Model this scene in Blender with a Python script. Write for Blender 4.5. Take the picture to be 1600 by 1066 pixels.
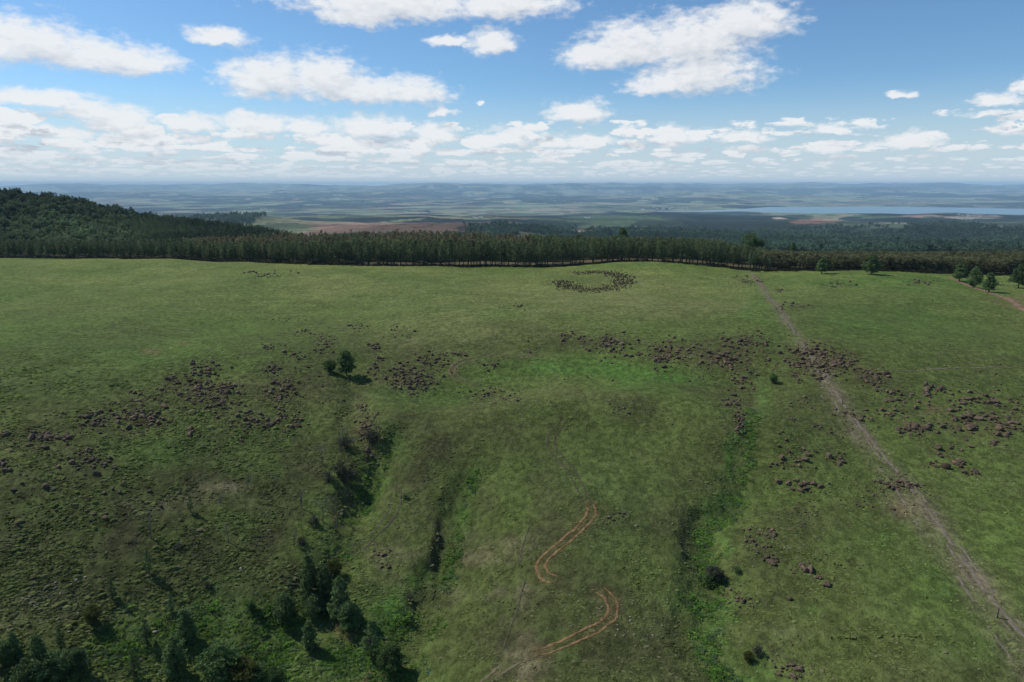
import bpy, math, random
import numpy as np
from mathutils import Vector

# ------------------------------------------------------------------ camera, sky, sun, exposure
sc = bpy.context.scene
for o in list(bpy.data.objects):
    bpy.data.objects.remove(o)
C = sc.collection
R = math.radians
PITCH = R(12.95)
FPX = 1067.0
CAMZ = 45.0
cam_d = bpy.data.cameras.new('camera')
cam_d.lens = 24.0
cam_d.sensor_width = 36.0
cam_d.clip_start = 0.5
cam_d.clip_end = 120000.0
cam = bpy.data.objects.new('camera', cam_d)
cam.location = (0, 0, CAMZ)
cam.rotation_euler = (math.pi / 2 - PITCH, 0, 0)
C.objects.link(cam)
sc.camera = cam

SUN_EL = R(47)
SUN_AZ = R(-66)              # from +Y (view direction), negative = to the left
sd = Vector((math.sin(SUN_AZ) * math.cos(SUN_EL), math.cos(SUN_AZ) * math.cos(SUN_EL), math.sin(SUN_EL)))
sun_d = bpy.data.lights.new('sun', 'SUN')
sun_d.energy = 4.2
sun_d.angle = R(0.53)
sun_d.color = (1.0, 0.955, 0.88)
sun = bpy.data.objects.new('sun', sun_d)
sun.rotation_euler = sd.to_track_quat('Z', 'Y').to_euler()
sun.location = (-200, 100, 300)
C.objects.link(sun)

sc.view_settings.view_transform = 'Standard'
sc.view_settings.look = 'None'
sc.view_settings.gamma = 1.0
sc.view_settings.exposure = 0.0
sc.view_settings.use_curve_mapping = False
sc.render.engine = 'CYCLES'
sc.cycles.use_denoising = True
sc.cycles.denoiser = 'OPENIMAGEDENOISE'
sc.cycles.denoising_input_passes = 'RGB_ALBEDO_NORMAL'
sc.cycles.denoising_prefilter = 'ACCURATE'
sc.cycles.adaptive_threshold = 0.004
sc.cycles.max_bounces = 6
sc.cycles.diffuse_bounces = 2
sc.cycles.glossy_bounces = 2
sc.cycles.transmission_bounces = 2
sc.cycles.transparent_max_bounces = 8
sc.cycles.volume_bounces = 1

world = bpy.data.worlds.new('World')
sc.world = world
world.use_nodes = True


def px_to_azel(px, py):
    cx = (px - 800.0) / FPX
    cy = (533.0 - py) / FPX
    d = Vector((cx, math.cos(PITCH) + cy * math.sin(PITCH), -math.sin(PITCH) + cy * math.cos(PITCH))).normalized()
    return math.degrees(math.atan2(d.x, d.y)), math.degrees(math.asin(d.z))


class NT:
    """short-hand for wiring shader nodes"""
    def __init__(self, tree):
        self.t = tree

    def n(self, kind, **kw):
        nd = self.t.nodes.new(kind)
        for k, v in kw.items():
            setattr(nd, k, v)
        return nd

    def put(self, sock, val):
        if isinstance(val, bpy.types.NodeSocket):
            self.t.links.new(val, sock)
        elif val is not None:
            sock.default_value = val

    def m(self, op, a, b=None, c=None, clamp=False):
        nd = self.n('ShaderNodeMath', operation=op, use_clamp=clamp)
        self.put(nd.inputs[0], a)
        self.put(nd.inputs[1], b)
        self.put(nd.inputs[2], c)
        return nd.outputs[0]

    def v(self, op, a, b=None, c=None):
        nd = self.n('ShaderNodeVectorMath', operation=op)
        self.put(nd.inputs[0], a)
        self.put(nd.inputs[1], b)
        self.put(nd.inputs[2], c)
        return nd.outputs['Value'] if op in ('LENGTH', 'DOT_PRODUCT') else nd.outputs[0]

    def noise(self, vec, scale, detail=4, rough=0.55, dist=0.0, lac=2.0):
        nd = self.n('ShaderNodeTexNoise')
        self.put(nd.inputs['Vector'], vec)
        nd.inputs['Scale'].default_value = scale
        nd.inputs['Detail'].default_value = detail
        nd.inputs['Roughness'].default_value = rough
        nd.inputs['Distortion'].default_value = dist
        nd.inputs['Lacunarity'].default_value = lac
        return nd.outputs['Fac']

    def smooth(self, x, a, b, lo=0.0, hi=1.0):
        nd = self.n('ShaderNodeMapRange', interpolation_type='SMOOTHSTEP')
        self.put(nd.inputs['Value'], x)
        self.put(nd.inputs['From Min'], a)
        self.put(nd.inputs['From Max'], b)
        self.put(nd.inputs['To Min'], lo)
        self.put(nd.inputs['To Max'], hi)
        return nd.outputs['Result']

    def mix(self, f, a, b, mode='MIX'):
        nd = self.n('ShaderNodeMix', data_type='RGBA', blend_type=mode)
        self.put(nd.inputs['Factor'], f)
        for s, val in ((nd.inputs[6], a), (nd.inputs[7], b)):
            if isinstance(val, tuple) and len(val) == 3:
                val = val + (1.0,)
            self.put(s, val)
        return nd.outputs[2]

    def link(self, a, b):
        self.t.links.new(a, b)


# clouds as seen over the plain: (px, py, half width, half height) turned into compass and elevation degrees
CLOUDS = [(40, 62, 150, 46), (150, 85, 110, 34), (210, 92, 88, 30), (-60, 62, 130, 44), (338, 56, 62, 16),
          (420, 118, 92, 38), (505, 118, 80, 40), (555, 138, 130, 28), (640, 143, 78, 26),
          (610, 0, 200, 38), (560, 20, 80, 26), (790, 0, 130, 34), (768, 64, 46, 26), (700, 66, 44, 9),
          (925, 85, 70, 26), (985, 68, 100, 44), (1085, 60, 120, 50), (1165, 30, 105, 36), (1100, 112, 120, 38), (1040, 128, 80, 24),
          (905, 172, 66, 19), (690, 174, 30, 8), (752, 160, 9, 5),
          (1165, 213, 54, 12), (1295, 201, 36, 9), (1410, 219, 76, 15), (1050, 214, 42, 18), (1290, 233, 66, 10),
          (1455, 242, 20, 6), (1170, 233, 40, 7), (1565, 154, 60, 13), (1610, 128, 30, 16), (1408, 149, 24, 7), (1545, 180, 50, 6),
          (860, 218, 40, 13), (920, 220, 52, 14), (985, 223, 24, 9),
          (50, 152, 120, 18), (150, 172, 90, 16), (60, 206, 130, 13), (190, 190, 80, 20), (300, 190, 60, 18), (395, 190, 72, 20),
          (475, 196, 48, 18), (580, 196, 84, 22), (560, 222, 90, 12), (680, 206, 50, 18), (790, 214, 54, 19)]


def build_sky():
    g = bpy.data.node_groups.new('cloud_cover', 'ShaderNodeTree')
    g.interface.new_socket('Vector', in_out='INPUT', socket_type='NodeSocketVector')
    g.interface.new_socket('Value', in_out='OUTPUT', socket_type='NodeSocketFloat')
    t = NT(g)
    gi = t.n('NodeGroupInput')
    go = t.n('NodeGroupOutput')
    p = gi.outputs[0]                                  # (azimuth deg, elevation deg, 0)
    pv = t.v('MULTIPLY', p, (1.0, 1.9, 1.0))
    # ragged outline: push the lookup about with noise
    wn = t.n('ShaderNodeTexNoise')
    t.put(wn.inputs['Vector'], pv)
    wn.inputs['Scale'].default_value = 0.42
    wn.inputs['Detail'].default_value = 7
    wn.inputs['Roughness'].default_value = 0.6
    warp = t.v('MULTIPLY', t.v('SUBTRACT', wn.outputs['Color'], (0.5, 0.5, 0.5)), (3.4, 1.5, 0.0))
    q = t.v('ADD', p, warp)
    cur = None
    for (x, y, rx, ry) in CLOUDS:
        az, el = px_to_azel(x, y + ry * 0.25)
        ax, _ = px_to_azel(x + rx, y)
        _, ey = px_to_azel(x, y - ry * 1.15)
        sx = 1.0 / max(0.2, ax - az)
        sy = 1.0 / max(0.12, ey - el)
        u = t.v('MULTIPLY_ADD', q, (sx, sy, 0.0), (-az * sx, -el * sy, 0.0))
        u = t.v('MAXIMUM', u, t.v('MULTIPLY', u, (-1.0, -1.75, 1.0)))
        ln = t.v('LENGTH', u)
        cur = ln if cur is None else t.m('SMOOTH_MIN', cur, ln, 0.22)
    fine = t.noise(pv, 0.95, 7, 0.56)
    d = t.m('SUBTRACT', 1.0, cur)
    d = t.m('ADD', d, t.m('MULTIPLY', t.m('SUBTRACT', fine, 0.5), 1.15))
    # low fields of small cumulus in front of the horizon, thinner to the right
    az = t.n('ShaderNodeSeparateXYZ')
    t.put(az.inputs[0], p)
    A, E = az.outputs[0], az.outputs[1]
    dens = t.smooth(A, 30.0, -14.0, -0.06, 0.17)
    def puffs(sx, sy, shift, lo0, lo1, hi0, hi1, size):
        vr = t.n('ShaderNodeTexVoronoi', voronoi_dimensions='2D', feature='F1')
        wq = t.v('ADD', p, t.v('MULTIPLY', warp, (0.5 / sx / 0.6, 0.42 / sy / 0.9, 0.0)))
        t.put(vr.inputs['Vector'], t.v('MULTIPLY_ADD', wq, (sx, sy, 0.0), shift))
        vr.inputs['Scale'].default_value = 1.0
        env = t.m('MULTIPLY', t.smooth(E, lo0, lo1), t.smooth(E, hi1, hi0))
        grain = t.noise(t.v('MULTIPLY', p, (sx * 1.6, sy * 2.2, 1.0)), 1.0, 6, 0.6)
        sc_ = t.n('ShaderNodeSeparateColor')
        t.link(vr.outputs['Color'], sc_.inputs[0])
        rnd = t.m('MULTIPLY', t.m('SUBTRACT', sc_.outputs[0], 0.5), 0.34)
        r_ = t.m('ADD', t.m('ADD', dens, size), rnd)
        r_ = t.m('SUBTRACT', t.m('MULTIPLY', t.m('ADD', r_, 1.0), env), 1.0)
        dd_ = t.m('SUBTRACT', r_, vr.outputs['Distance'])
        return t.m('MULTIPLY', t.m('ADD', dd_, t.m('MULTIPLY', t.m('SUBTRACT', grain, 0.5), 0.9)), 2.6)
    f1 = puffs(0.24, 0.85, (3.3, 0.4, 0), 1.9, 2.6, 4.6, 5.8, 0.36)
    f2 = puffs(0.42, 1.9, (11.7, 5.2, 0), 1.0, 1.5, 2.6, 3.3, 0.44)
    f3 = puffs(0.75, 4.2, (23.1, 9.0, 0), 0.25, 0.6, 1.3, 1.9, 0.45)
    dd = t.m('MAXIMUM', t.m('MAXIMUM', d, f1), t.m('MAXIMUM', f2, f3))
    t.link(dd, go.inputs[0])

    w = NT(world.node_tree)
    for nd in list(world.node_tree.nodes):
        world.node_tree.nodes.remove(nd)
    out = w.n('ShaderNodeOutputWorld')
    bg = w.n('ShaderNodeBackground')
    bg.inputs['Strength'].default_value = 0.101
    sky = w.n('ShaderNodeTexSky', sky_type='NISHITA')
    sky.sun_disc = False
    sky.sun_elevation = SUN_EL
    sky.sun_rotation = SUN_AZ
    sky.altitude = 1200
    sky.air_density = 1.0
    sky.dust_density = 0.6
    sky.ozone_density = 2.0
    tc = w.n('ShaderNodeTexCoord')
    dirv = w.v('NORMALIZE', tc.outputs['Generated'])
    sp = w.n('ShaderNodeSeparateXYZ')
    w.link(dirv, sp.inputs[0])
    azd = w.m('MULTIPLY', w.m('ARCTAN2', sp.outputs[0], sp.outputs[1]), 180 / math.pi)
    eld = w.m('MULTIPLY', w.m('ARCSINE', sp.outputs[2]), 180 / math.pi)
    cb = w.n('ShaderNodeCombineXYZ')
    w.link(azd, cb.inputs[0])
    w.link(eld, cb.inputs[1])
    P = cb.outputs[0]

    def cover(vec):
        nd = w.n('ShaderNodeGroup')
        nd.node_tree = g
        w.link(vec, nd.inputs[0])
        return nd.outputs[0]
    d0 = cover(P)
    d1 = cover(w.v('ADD', P, (-0.6, 1.0, 0.0)))
    # higher overhead, outside the frame, the same kind of broken cumulus goes on
    zc = w.m('MAXIMUM', sp.outputs[2], 0.08)
    pl = w.n('ShaderNodeCombineXYZ')
    w.link(w.m('DIVIDE', sp.outputs[0], zc), pl.inputs[0])
    w.link(w.m('DIVIDE', sp.outputs[1], zc), pl.inputs[1])
    hi = w.m('MULTIPLY', w.m('SUBTRACT', w.noise(pl.outputs[0], 1.1, 6, 0.55), 0.58), 3.0)
    up = w.smooth(eld, 14.5, 22.0)
    d0 = w.m('ADD', w.m('MULTIPLY', d0, w.m('SUBTRACT', 1.0, up)), w.m('MULTIPLY', hi, up))
    alpha = w.smooth(d0, -0.08, 0.62)
    thick = w.smooth(d0, 0.35, 1.1)
    lit = w.m('ADD', w.m('SUBTRACT', 0.80, w.m('MULTIPLY', thick, 0.22)), w.m('MULTIPLY', w.m('SUBTRACT', d0, d1), 0.85), clamp=True)
    lit = w.m('MAXIMUM', lit, up)
    # thin edges let the sky through, thick middles are a little grey underneath
    ccol = w.mix(lit, (5.0, 5.4, 6.1), (8.75, 8.9, 9.05))
    # aerial veil on the lowest clouds
    veil = w.smooth(eld, 3.2, 0.2)
    ccol = w.mix(w.m('MULTIPLY', veil, 0.65), ccol, (6.3, 7.1, 7.8))
    skyc = w.mix(1.0, sky.outputs[0], (0.76, 1.01, 1.17), 'MULTIPLY')
    skyc = w.mix(w.smooth(eld, 8.0, 0.0, 0.0, 0.88), skyc, (5.8, 6.8, 7.6))      # pale bluish air low down
    alpha = w.m('MULTIPLY', alpha, w.m('ADD', 0.93, w.m('MULTIPLY', veil, -0.15)))
    col = w.mix(alpha, skyc, ccol)
    w.link(col, bg.inputs['Color'])
    w.link(bg.outputs[0], out.inputs['Surface'])


build_sky()

# ------------------------------------------------------------------ numbers: noise, projection, terrain height
rng = np.random.default_rng(7)
random.seed(7)


def _hash(ix, iy, seed):
    h = (ix.astype(np.int64) * 374761393 + iy.astype(np.int64) * 668265263 + seed * 2147483647) & 0xFFFFFFFF
    h = ((h ^ (h >> 13)) * 1274126177) & 0xFFFFFFFF
    h = (h ^ (h >> 16)) & 0xFFFFFFFF
    return h / 4294967295.0


def vnoise(x, y, seed=0):
    xi = np.floor(x)
    yi = np.floor(y)
    fx = x - xi
    fy = y - yi
    fx = fx * fx * fx * (fx * (fx * 6 - 15) + 10)
    fy = fy * fy * fy * (fy * (fy * 6 - 15) + 10)
    a = _hash(xi, yi, seed)
    b = _hash(xi + 1, yi, seed)
    c = _hash(xi, yi + 1, seed)
    d = _hash(xi + 1, yi + 1, seed)
    return (a * (1 - fx) + b * fx) * (1 - fy) + (c * (1 - fx) + d * fx) * fy


def fbm(x, y, octaves=4, seed=0, gain=0.5):
    s = 0.0
    a = 1.0
    tot = 0.0
    for k in range(octaves):
        s = s + a * (vnoise(x, y, seed + 17 * k) - 0.5)
        tot += a
        a *= gain
        x, y = x * 1.62 + y * 1.18 + 5.3, y * 1.62 - x * 1.18 + 1.7
    return s / tot


def sstep(a, b, x):
    t = np.clip((x - a) / (b - a), 0, 1)
    return t * t * (3 - 2 * t)


def project(X, Y, Z):
    dz = Z - CAMZ
    fw = np.maximum(Y * math.cos(PITCH) - dz * math.sin(PITCH), 0.1)
    up = Y * math.sin(PITCH) + dz * math.cos(PITCH)
    return 800 + FPX * X / fw, 533 - FPX * up / fw


def ray(px, py):
    cx = (px - 800.0) / FPX
    cy = (533.0 - py) / FPX
    return np.array((cx, math.cos(PITCH) + cy * math.sin(PITCH), -math.sin(PITCH) + cy * math.cos(PITCH)))


ESC_Y = [-9e9, 400, 480, 560, 700, 1000, 1300, 1800, 2400, 3200, 4500, 7000, 9500, 14500, 17000, 22000, 30000, 36000, 44000, 60000]
ESC_Z = [0, 0, -2, -9, -28, -58, -84, -112, -142, -168, -204, -280, -388, -392, -375, -338, -200, -75, -20, -20]
HILL_P = [-900, -200, 0, 60, 120, 180, 250, 300, 350, 420, 470, 620, 2600]
HILL_Z = [42, 40, 31, 29, 24, 14, 4, 0, -5, -11, -20, -55, -400]


def dist_poly(X, Y, pts):
    """distance to a polyline, position along it (0..1) and side"""
    best = np.full(X.shape, 1e9)
    tt = np.zeros(X.shape)
    side = np.zeros(X.shape)
    n = len(pts) - 1
    for i in range(n):
        ax, ay = pts[i][:2]
        bx, by = pts[i + 1][:2]
        dx, dy = bx - ax, by - ay
        L2 = dx * dx + dy * dy + 1e-9
        t = np.clip(((X - ax) * dx + (Y - ay) * dy) / L2, 0, 1)
        qx = X - (ax + t * dx)
        qy = Y - (ay + t * dy)
        d = np.hypot(qx, qy)
        m = d < best
        best = np.where(m, d, best)
        tt = np.where(m, (i + t) / n, tt)
    # the gullies run down towards the camera: + is the bank on the left as seen from there
    o = sorted((p[1], p[0]) for p in pts)
    side = np.where(X < np.interp(Y, [q[0] for q in o], [q[1] for q in o]), 1.0, -1.0)
    return best, tt, side


def h_coarse(X, Y):
    P = 800 + FPX * X / np.maximum(Y, 60.0) / 1.02
    z = np.interp(Y, ESC_Y, ESC_Z)
    # the near ground falls away under the camera
    z = z - 13.0 * sstep(195, 55, Y) - 2.0 * sstep(120, 30, Y)
    # forested hill far left
    cz = np.interp(P, HILL_P, HILL_Z)
    hill = np.where(Y < 760, -10 + (cz + 10) * sstep(520, 760, Y), cz - (Y - 760) * 0.16)
    hill = np.where(Y < 480, -200, hill)
    k = 8.0
    mx = np.maximum(z, hill)
    zz = mx + k * np.log(np.exp((z - mx) / k) + np.exp((hill - mx) / k)) - k * math.log(2) * np.exp(-np.abs(z - hill) / k)
    z = np.where(Y > 480, zz, z)
    # crest of the meadow in front of the trees, far left
    z = z + 2.6 * np.exp(-((Y - 392) / 34) ** 2) * sstep(520, 250, P)
    return z


def coarse_hit(px, py):
    d = ray(px, py)
    t = np.geomspace(30, 60000, 2600)
    X, Y, Z = d[0] * t, d[1] * t, CAMZ + d[2] * t
    hz = h_coarse(X, Y)
    i = np.argmax(Z < hz)
    return X[i], Y[i]


def px_line(pts):
    return [coarse_hit(*p) for p in pts]


RAV_L = px_line([(548, 560), (550, 600), (546, 645), (560, 690), (548, 740), (533, 790), (492, 850), (432, 900), (402, 935), (372, 990), (330, 1066)])
RAV_L.append((RAV_L[-1][0] - 60.0, RAV_L[-1][1] - 110.0))
RAV_B = px_line([(630, 648), (598, 678), (578, 708), (556, 738)])
RAV_M = px_line([(745, 690), (733, 716), (716, 745), (706, 790), (690, 832), (674, 872), (668, 900), (650, 930), (626, 960), (610, 1000), (598, 1066)])
RAV_R = px_line([(1190, 560), (1176, 630), (1165, 690), (1160, 740), (1138, 774), (1096, 800), (1100, 850), (1117, 892), (1096, 940), (1105, 990), (1150, 1045), (1170, 1085)])
BROW = px_line([(640, 640), (760, 640), (900, 618), (1040, 622), (1150, 660)])
HOLLOW = px_line([(720, 590), (860, 583), (1000, 590), (1120, 600)])


def carve(X, Y, line, prof, wl, wr, wob=1.4, ws=0.18):
    d, t, s = dist_poly(X, Y, line)
    d = np.maximum(0, d + wob * 2 * fbm(X * ws, Y * ws, 3, 91) * np.minimum(1, d / 1.5))
    w = np.where(s > 0, wl, wr) * (0.75 + 0.5 * t)
    return np.interp(t, [p[0] for p in prof], [p[1] for p in prof]) * np.exp(-(d / w) ** 2)


def terrain(X, Y):
    z = h_coarse(X, Y)
    near = (Y > 5) & (Y < 480) & (np.abs(X) < 520)
    x, y = X[near], Y[near]
    zz = np.zeros(x.shape)
    zz += 5.6 * fbm(x / 80, y / 80, 2, 3)
    zz += 1.1 * fbm(x / 21, y / 21, 3, 5)
    rough = sstep(190, 110, y)
    zz += (0.16 + 0.30 * rough) * fbm(x / 4.2, y / 5.5, 3, 9)
    # broad valleys with narrow gullies cut into them
    d, t, s = dist_poly(x, y, RAV_L)
    dep = np.interp(y, [45, 80, 105, 140, 170, 200], [13.0, 11.5, 8.0, 4.0, 1.8, 0.5])
    zz -= dep * (np.where(s > 0, 0.72 * np.exp(-(d / 62.0) ** 2) + 0.28 * np.exp(-(d / 20.0) ** 2), np.exp(-(d / 36.0) ** 2)))
    # right-hand face of the left slope leans away from the sun
    left = np.where(s > 0, d, 0.0)
    zz += 8.0 * sstep(8, 95, left) * sstep(205, 120, y)
    zz -= carve(x, y, RAV_L, [(0, 0.8), (0.15, 1.5), (0.3, 2.1), (0.5, 1.8), (0.7, 1.1), (1, 0.5)], 3.2, 5.0, 1.5, 0.25)
    zz -= carve(x, y, RAV_B, [(0, 0.6), (0.2, 2.6), (0.7, 3.2), (1, 2.0)], 3.2, 4.0, 0.9, 0.3)
    d, t, s = dist_poly(x, y, RAV_M)
    zz -= np.interp(t, [0, 0.3, 1], [0.3, 2.2, 4.5]) * np.exp(-(d / 15.0) ** 2)
    zz -= carve(x, y, RAV_M, [(0, 0.3), (0.1, 1.7), (0.3, 2.4), (0.45, 2.4), (0.6, 1.4), (0.75, 0.9), (1, 0.6)], 3.6, 7.0, 1.9, 0.33)
    d, t, s = dist_poly(x, y, RAV_R)
    zz -= np.interp(t, [0, 0.3, 1], [0.4, 1.9, 3.6]) * np.exp(-(d / np.where(s > 0, 15.0, 22.0)) ** 2)
    zz -= carve(x, y, RAV_R, [(0, 0.3), (0.2, 1.0), (0.35, 1.5), (0.5, 2.3), (0.65, 1.9), (0.8, 1.0), (1, 0.7)], 3.2, 5.0, 1.9, 0.3)
    d, t, s = dist_poly(x, y, HOLLOW)
    zz -= 2.4 * np.exp(-(d / 15.0) ** 2)
    d, t, s = dist_poly(x, y, BROW)
    zz += 4.0 * np.exp(-(d / 14.0) ** 2)
    edge = sstep(480, 440, y) * sstep(5, 25, y) * sstep(520, 480, np.abs(x))
    z = z.copy()
    z[near] += zz * edge
    # rolling country below the escarpment
    far = Y > 560
    x, y = X[far], Y[far]
    a1 = 62 * sstep(1100, 4200, y)
    lakeflat = sstep(8000, 9500, y) * sstep(17500, 14500, y)
    zf = a1 * 2 * fbm(x / 1300, y / 1300, 3, 21) * (1 - 0.8 * lakeflat)
    zf += 520 * sstep(15500, 27000, y) * fbm(x / 4800, y / 3600, 4, 33)
    P = 800 + FPX * x / y / 1.02
    zf += 70 * np.exp(-((P - 370) / 120) ** 2 - ((y - 3600) / 620) ** 2)        # green hill left of centre
    zf += 34 * np.exp(-((P - 640) / 190) ** 4 - ((y - 2900) / 520) ** 4)        # felled plateau
    zf += 120 * np.exp(-((P - 1120) / 70) ** 2 - ((y - 24000) / 3000) ** 2)
    zf += 90 * np.exp(-((P - 700) / 60) ** 2 - ((y - 33000) / 3000) ** 2)
    z[far] += zf
    # lake bed
    LP = [900, 1015, 1030, 1100, 1160, 1200, 1280, 1350, 1410, 1480, 1560, 1600, 1750]
    bot = [325, 329, 331.2, 331.5, 330, 331.5, 335, 336.5, 335, 332, 335.5, 335.5, 336]
    top = [325, 329, 329.8, 328.8, 326.5, 323.5, 323, 322.5, 323, 324, 325.5, 326, 327]
    r = (Y > 7000) & (Y < 20000)
    x, y = X[r], Y[r]
    P, Q = project(x, y, np.full(x.shape, -392.0))
    b = np.interp(P, LP, bot)
    tp = np.interp(P, LP, top)
    ins = np.minimum(b - Q, Q - tp)
    k = sstep(-0.35, 0.35, ins)
    k = k * (P > 1000)
    z[r] = (-392 + np.maximum(z[r] + 392, 3.0)) * (1 - k) + -397.0 * k
    return z


# ------------------------------------------------------------------ what grows where (albedo of the ground cover, some slope shade painted in)
LUSH = [(900, 585, 120, 16, 1.0), (1040, 590, 90, 14, .7), (640, 625, 70, 14, .4), (610, 690, 26, 26, .5), (560, 760, 20, 40, .6), (735, 750, 16, 26, .8), (712, 815, 12, 30, .6),
        (668, 905, 12, 20, .8), (625, 970, 30, 34, .9), (600, 1040, 30, 40, .5), (1170, 640, 14, 40, .9), (1168, 715, 12, 30, .9), (1140, 780, 34, 12, .9),
        (1098, 812, 16, 22, .9), (1110, 850, 16, 20, .7), (1098, 945, 40, 20, .9), (1112, 985, 24, 26, .9), (1155, 1050, 24, 26, .9),
        (1130, 905, 22, 14, .4), (1400, 850, 50, 26, .35), (1480, 920, 50, 30, .4), (1520, 990, 44, 40, .35), (1280, 955, 20, 10, .5),
        (1215, 560, 16, 60, .35), (1190, 480, 16, 40, .7), (1400, 440, 220, 14, .7), (1400, 500, 150, 40, .4), (150, 560, 150, 60, .35), (240, 700, 70, 22, .5),
        (820, 560, 30, 10, .4), (250, 640, 60, 20, .2), (190, 1000, 50, 40, .5), (320, 980, 40, 60, .55), (380, 1040, 60, 30, .6), (410, 960, 40, 40, .6), (520, 1030, 60, 24, .5), (560, 960, 30, 40, .35),
        (1000, 415, 260, 5, .5), (420, 470, 60, 20, .3), (840, 1000, 24, 30, .4), (690, 610, 60, 20, .3), (860, 640, 60, 20, .25), (950, 740, 90, 50, .22), (970, 850, 60, 60, .2)]
PALE = [(1000, 470, 230, 34, .7), (700, 520, 120, 34, .7), (560, 450, 240, 34, .35), (860, 600, 60, 12, .5), (900, 620, 130, 12, .35), (1180, 470, 20, 30, .3), (200, 480, 160, 24, .2), (480, 410, 180, 5, .6)]
OLIVE_AND_SHADE = [(400, 730, 300, 60, .6), (180, 860, 260, 90, .75), (250, 900, 260, 120, .5), (700, 690, 120, 60, .6), (840, 860, 240, 150, .65), (850, 1020, 220, 70, .8), (1400, 480, 200, 40, .3), (1050, 640, 120, 34, .5), (480, 580, 130, 60, .45), (900, 545, 330, 16, .55), (1240, 840, 110, 100, .4), (1400, 600, 160, 60, .35), (1280, 640, 90, 60, .3)]
DRY = [(360, 765, 40, 8, .8), (250, 790, 80, 12, .5), (60, 850, 90, 14, .45), (330, 900, 60, 40, .15), (600, 870, 70, 16, .4), (790, 860, 40, 18, .45), (760, 935, 70, 10, .4), (800, 960, 20, 60, .3),
       (780, 1040, 34, 40, .5), (1420, 790, 22, 24, .7), (740, 880, 30, 14, .35), (60, 960, 70, 26, .4), (560, 640, 34, 20, .35)]
SOIL = [(227, 548, 16, 4, 1.0), (296, 534, 8, 2.5, .6), (518, 968, 16, 9, .9), (505, 950, 10, 8, .8), (538, 985, 9, 7, .8), (602, 1050, 12, 10, .9), (1433, 785, 14, 14, .35), (706, 580, 6, 8, .6), (820, 558, 30, 4, .35), (1470, 640, 14, 8, .4), (1585, 470, 26, 6, .6)]
ROCKY = [(320, 620, 70, 26, .5), (220, 650, 50, 26, .5), (440, 610, 40, 20, .4), (645, 590, 40, 24, .5), (1040, 555, 50, 18, .4), (960, 540, 40, 16, .3), (1130, 560, 60, 20, .4), (1270, 565, 44, 28, .7), (1360, 590, 40, 20, .3), (1500, 655, 90, 30, .35), (1160, 640, 14, 50, .4), (575, 670, 16, 30, .7), (920, 440, 60, 14, .25), (1168, 437, 24, 8, .4), (70, 690, 40, 14, .3)]
PATH_R = [(1176, 428), (1192, 450), (1215, 480), (1240, 518), (1262, 550), (1290, 590), (1318, 632), (1346, 668), (1372, 702), (1402, 738), (1432, 775), (1462, 815), (1495, 860), (1530, 912), (1565, 955), (1600, 996), (1640, 1045)]
T1 = [(921, 788), (924, 803), (907, 825), (880, 848), (856, 868), (845, 885), (850, 899), (868, 907)]
T2 = [(938, 922), (952, 934), (958, 950), (951, 968), (926, 985), (895, 1000), (866, 1012), (838, 1022)]
PATH_R2 = [(1296, 600), (1310, 640), (1336, 682), (1362, 720), (1400, 765), (1440, 830), (1490, 890), (1560, 1000), (1620, 1080)]


def splat(px, py, lst):
    s = np.zeros(px.shape)
    for (cx, cy, rx, ry, a) in lst:
        u = ((px - cx) / rx) ** 2 + ((py - cy) / ry) ** 2
        m = u < 9
        s[m] += a * np.exp(-u[m])
    return s


def mixc(c, col, f):
    return c + (np.array(col)[None, :] - c) * np.clip(f, 0, 1)[:, None]


def worley(x, y, seed):
    xi, yi = np.floor(x), np.floor(y)
    b1 = np.full(x.shape, 9.0)
    idn = np.zeros(x.shape)
    for dx in (-1, 0, 1):
        for dy in (-1, 0, 1):
            cx, cy = xi + dx, yi + dy
            jx = cx + _hash(cx, cy, seed)
            jy = cy + _hash(cx, cy, seed + 5)
            d = np.abs(x - jx) + np.abs(y - jy) * 0.9
            m = d < b1
            b1 = np.where(m, d, b1)
            idn = np.where(m, _hash(cx, cy, seed + 9), idn)
    return idn


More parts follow.
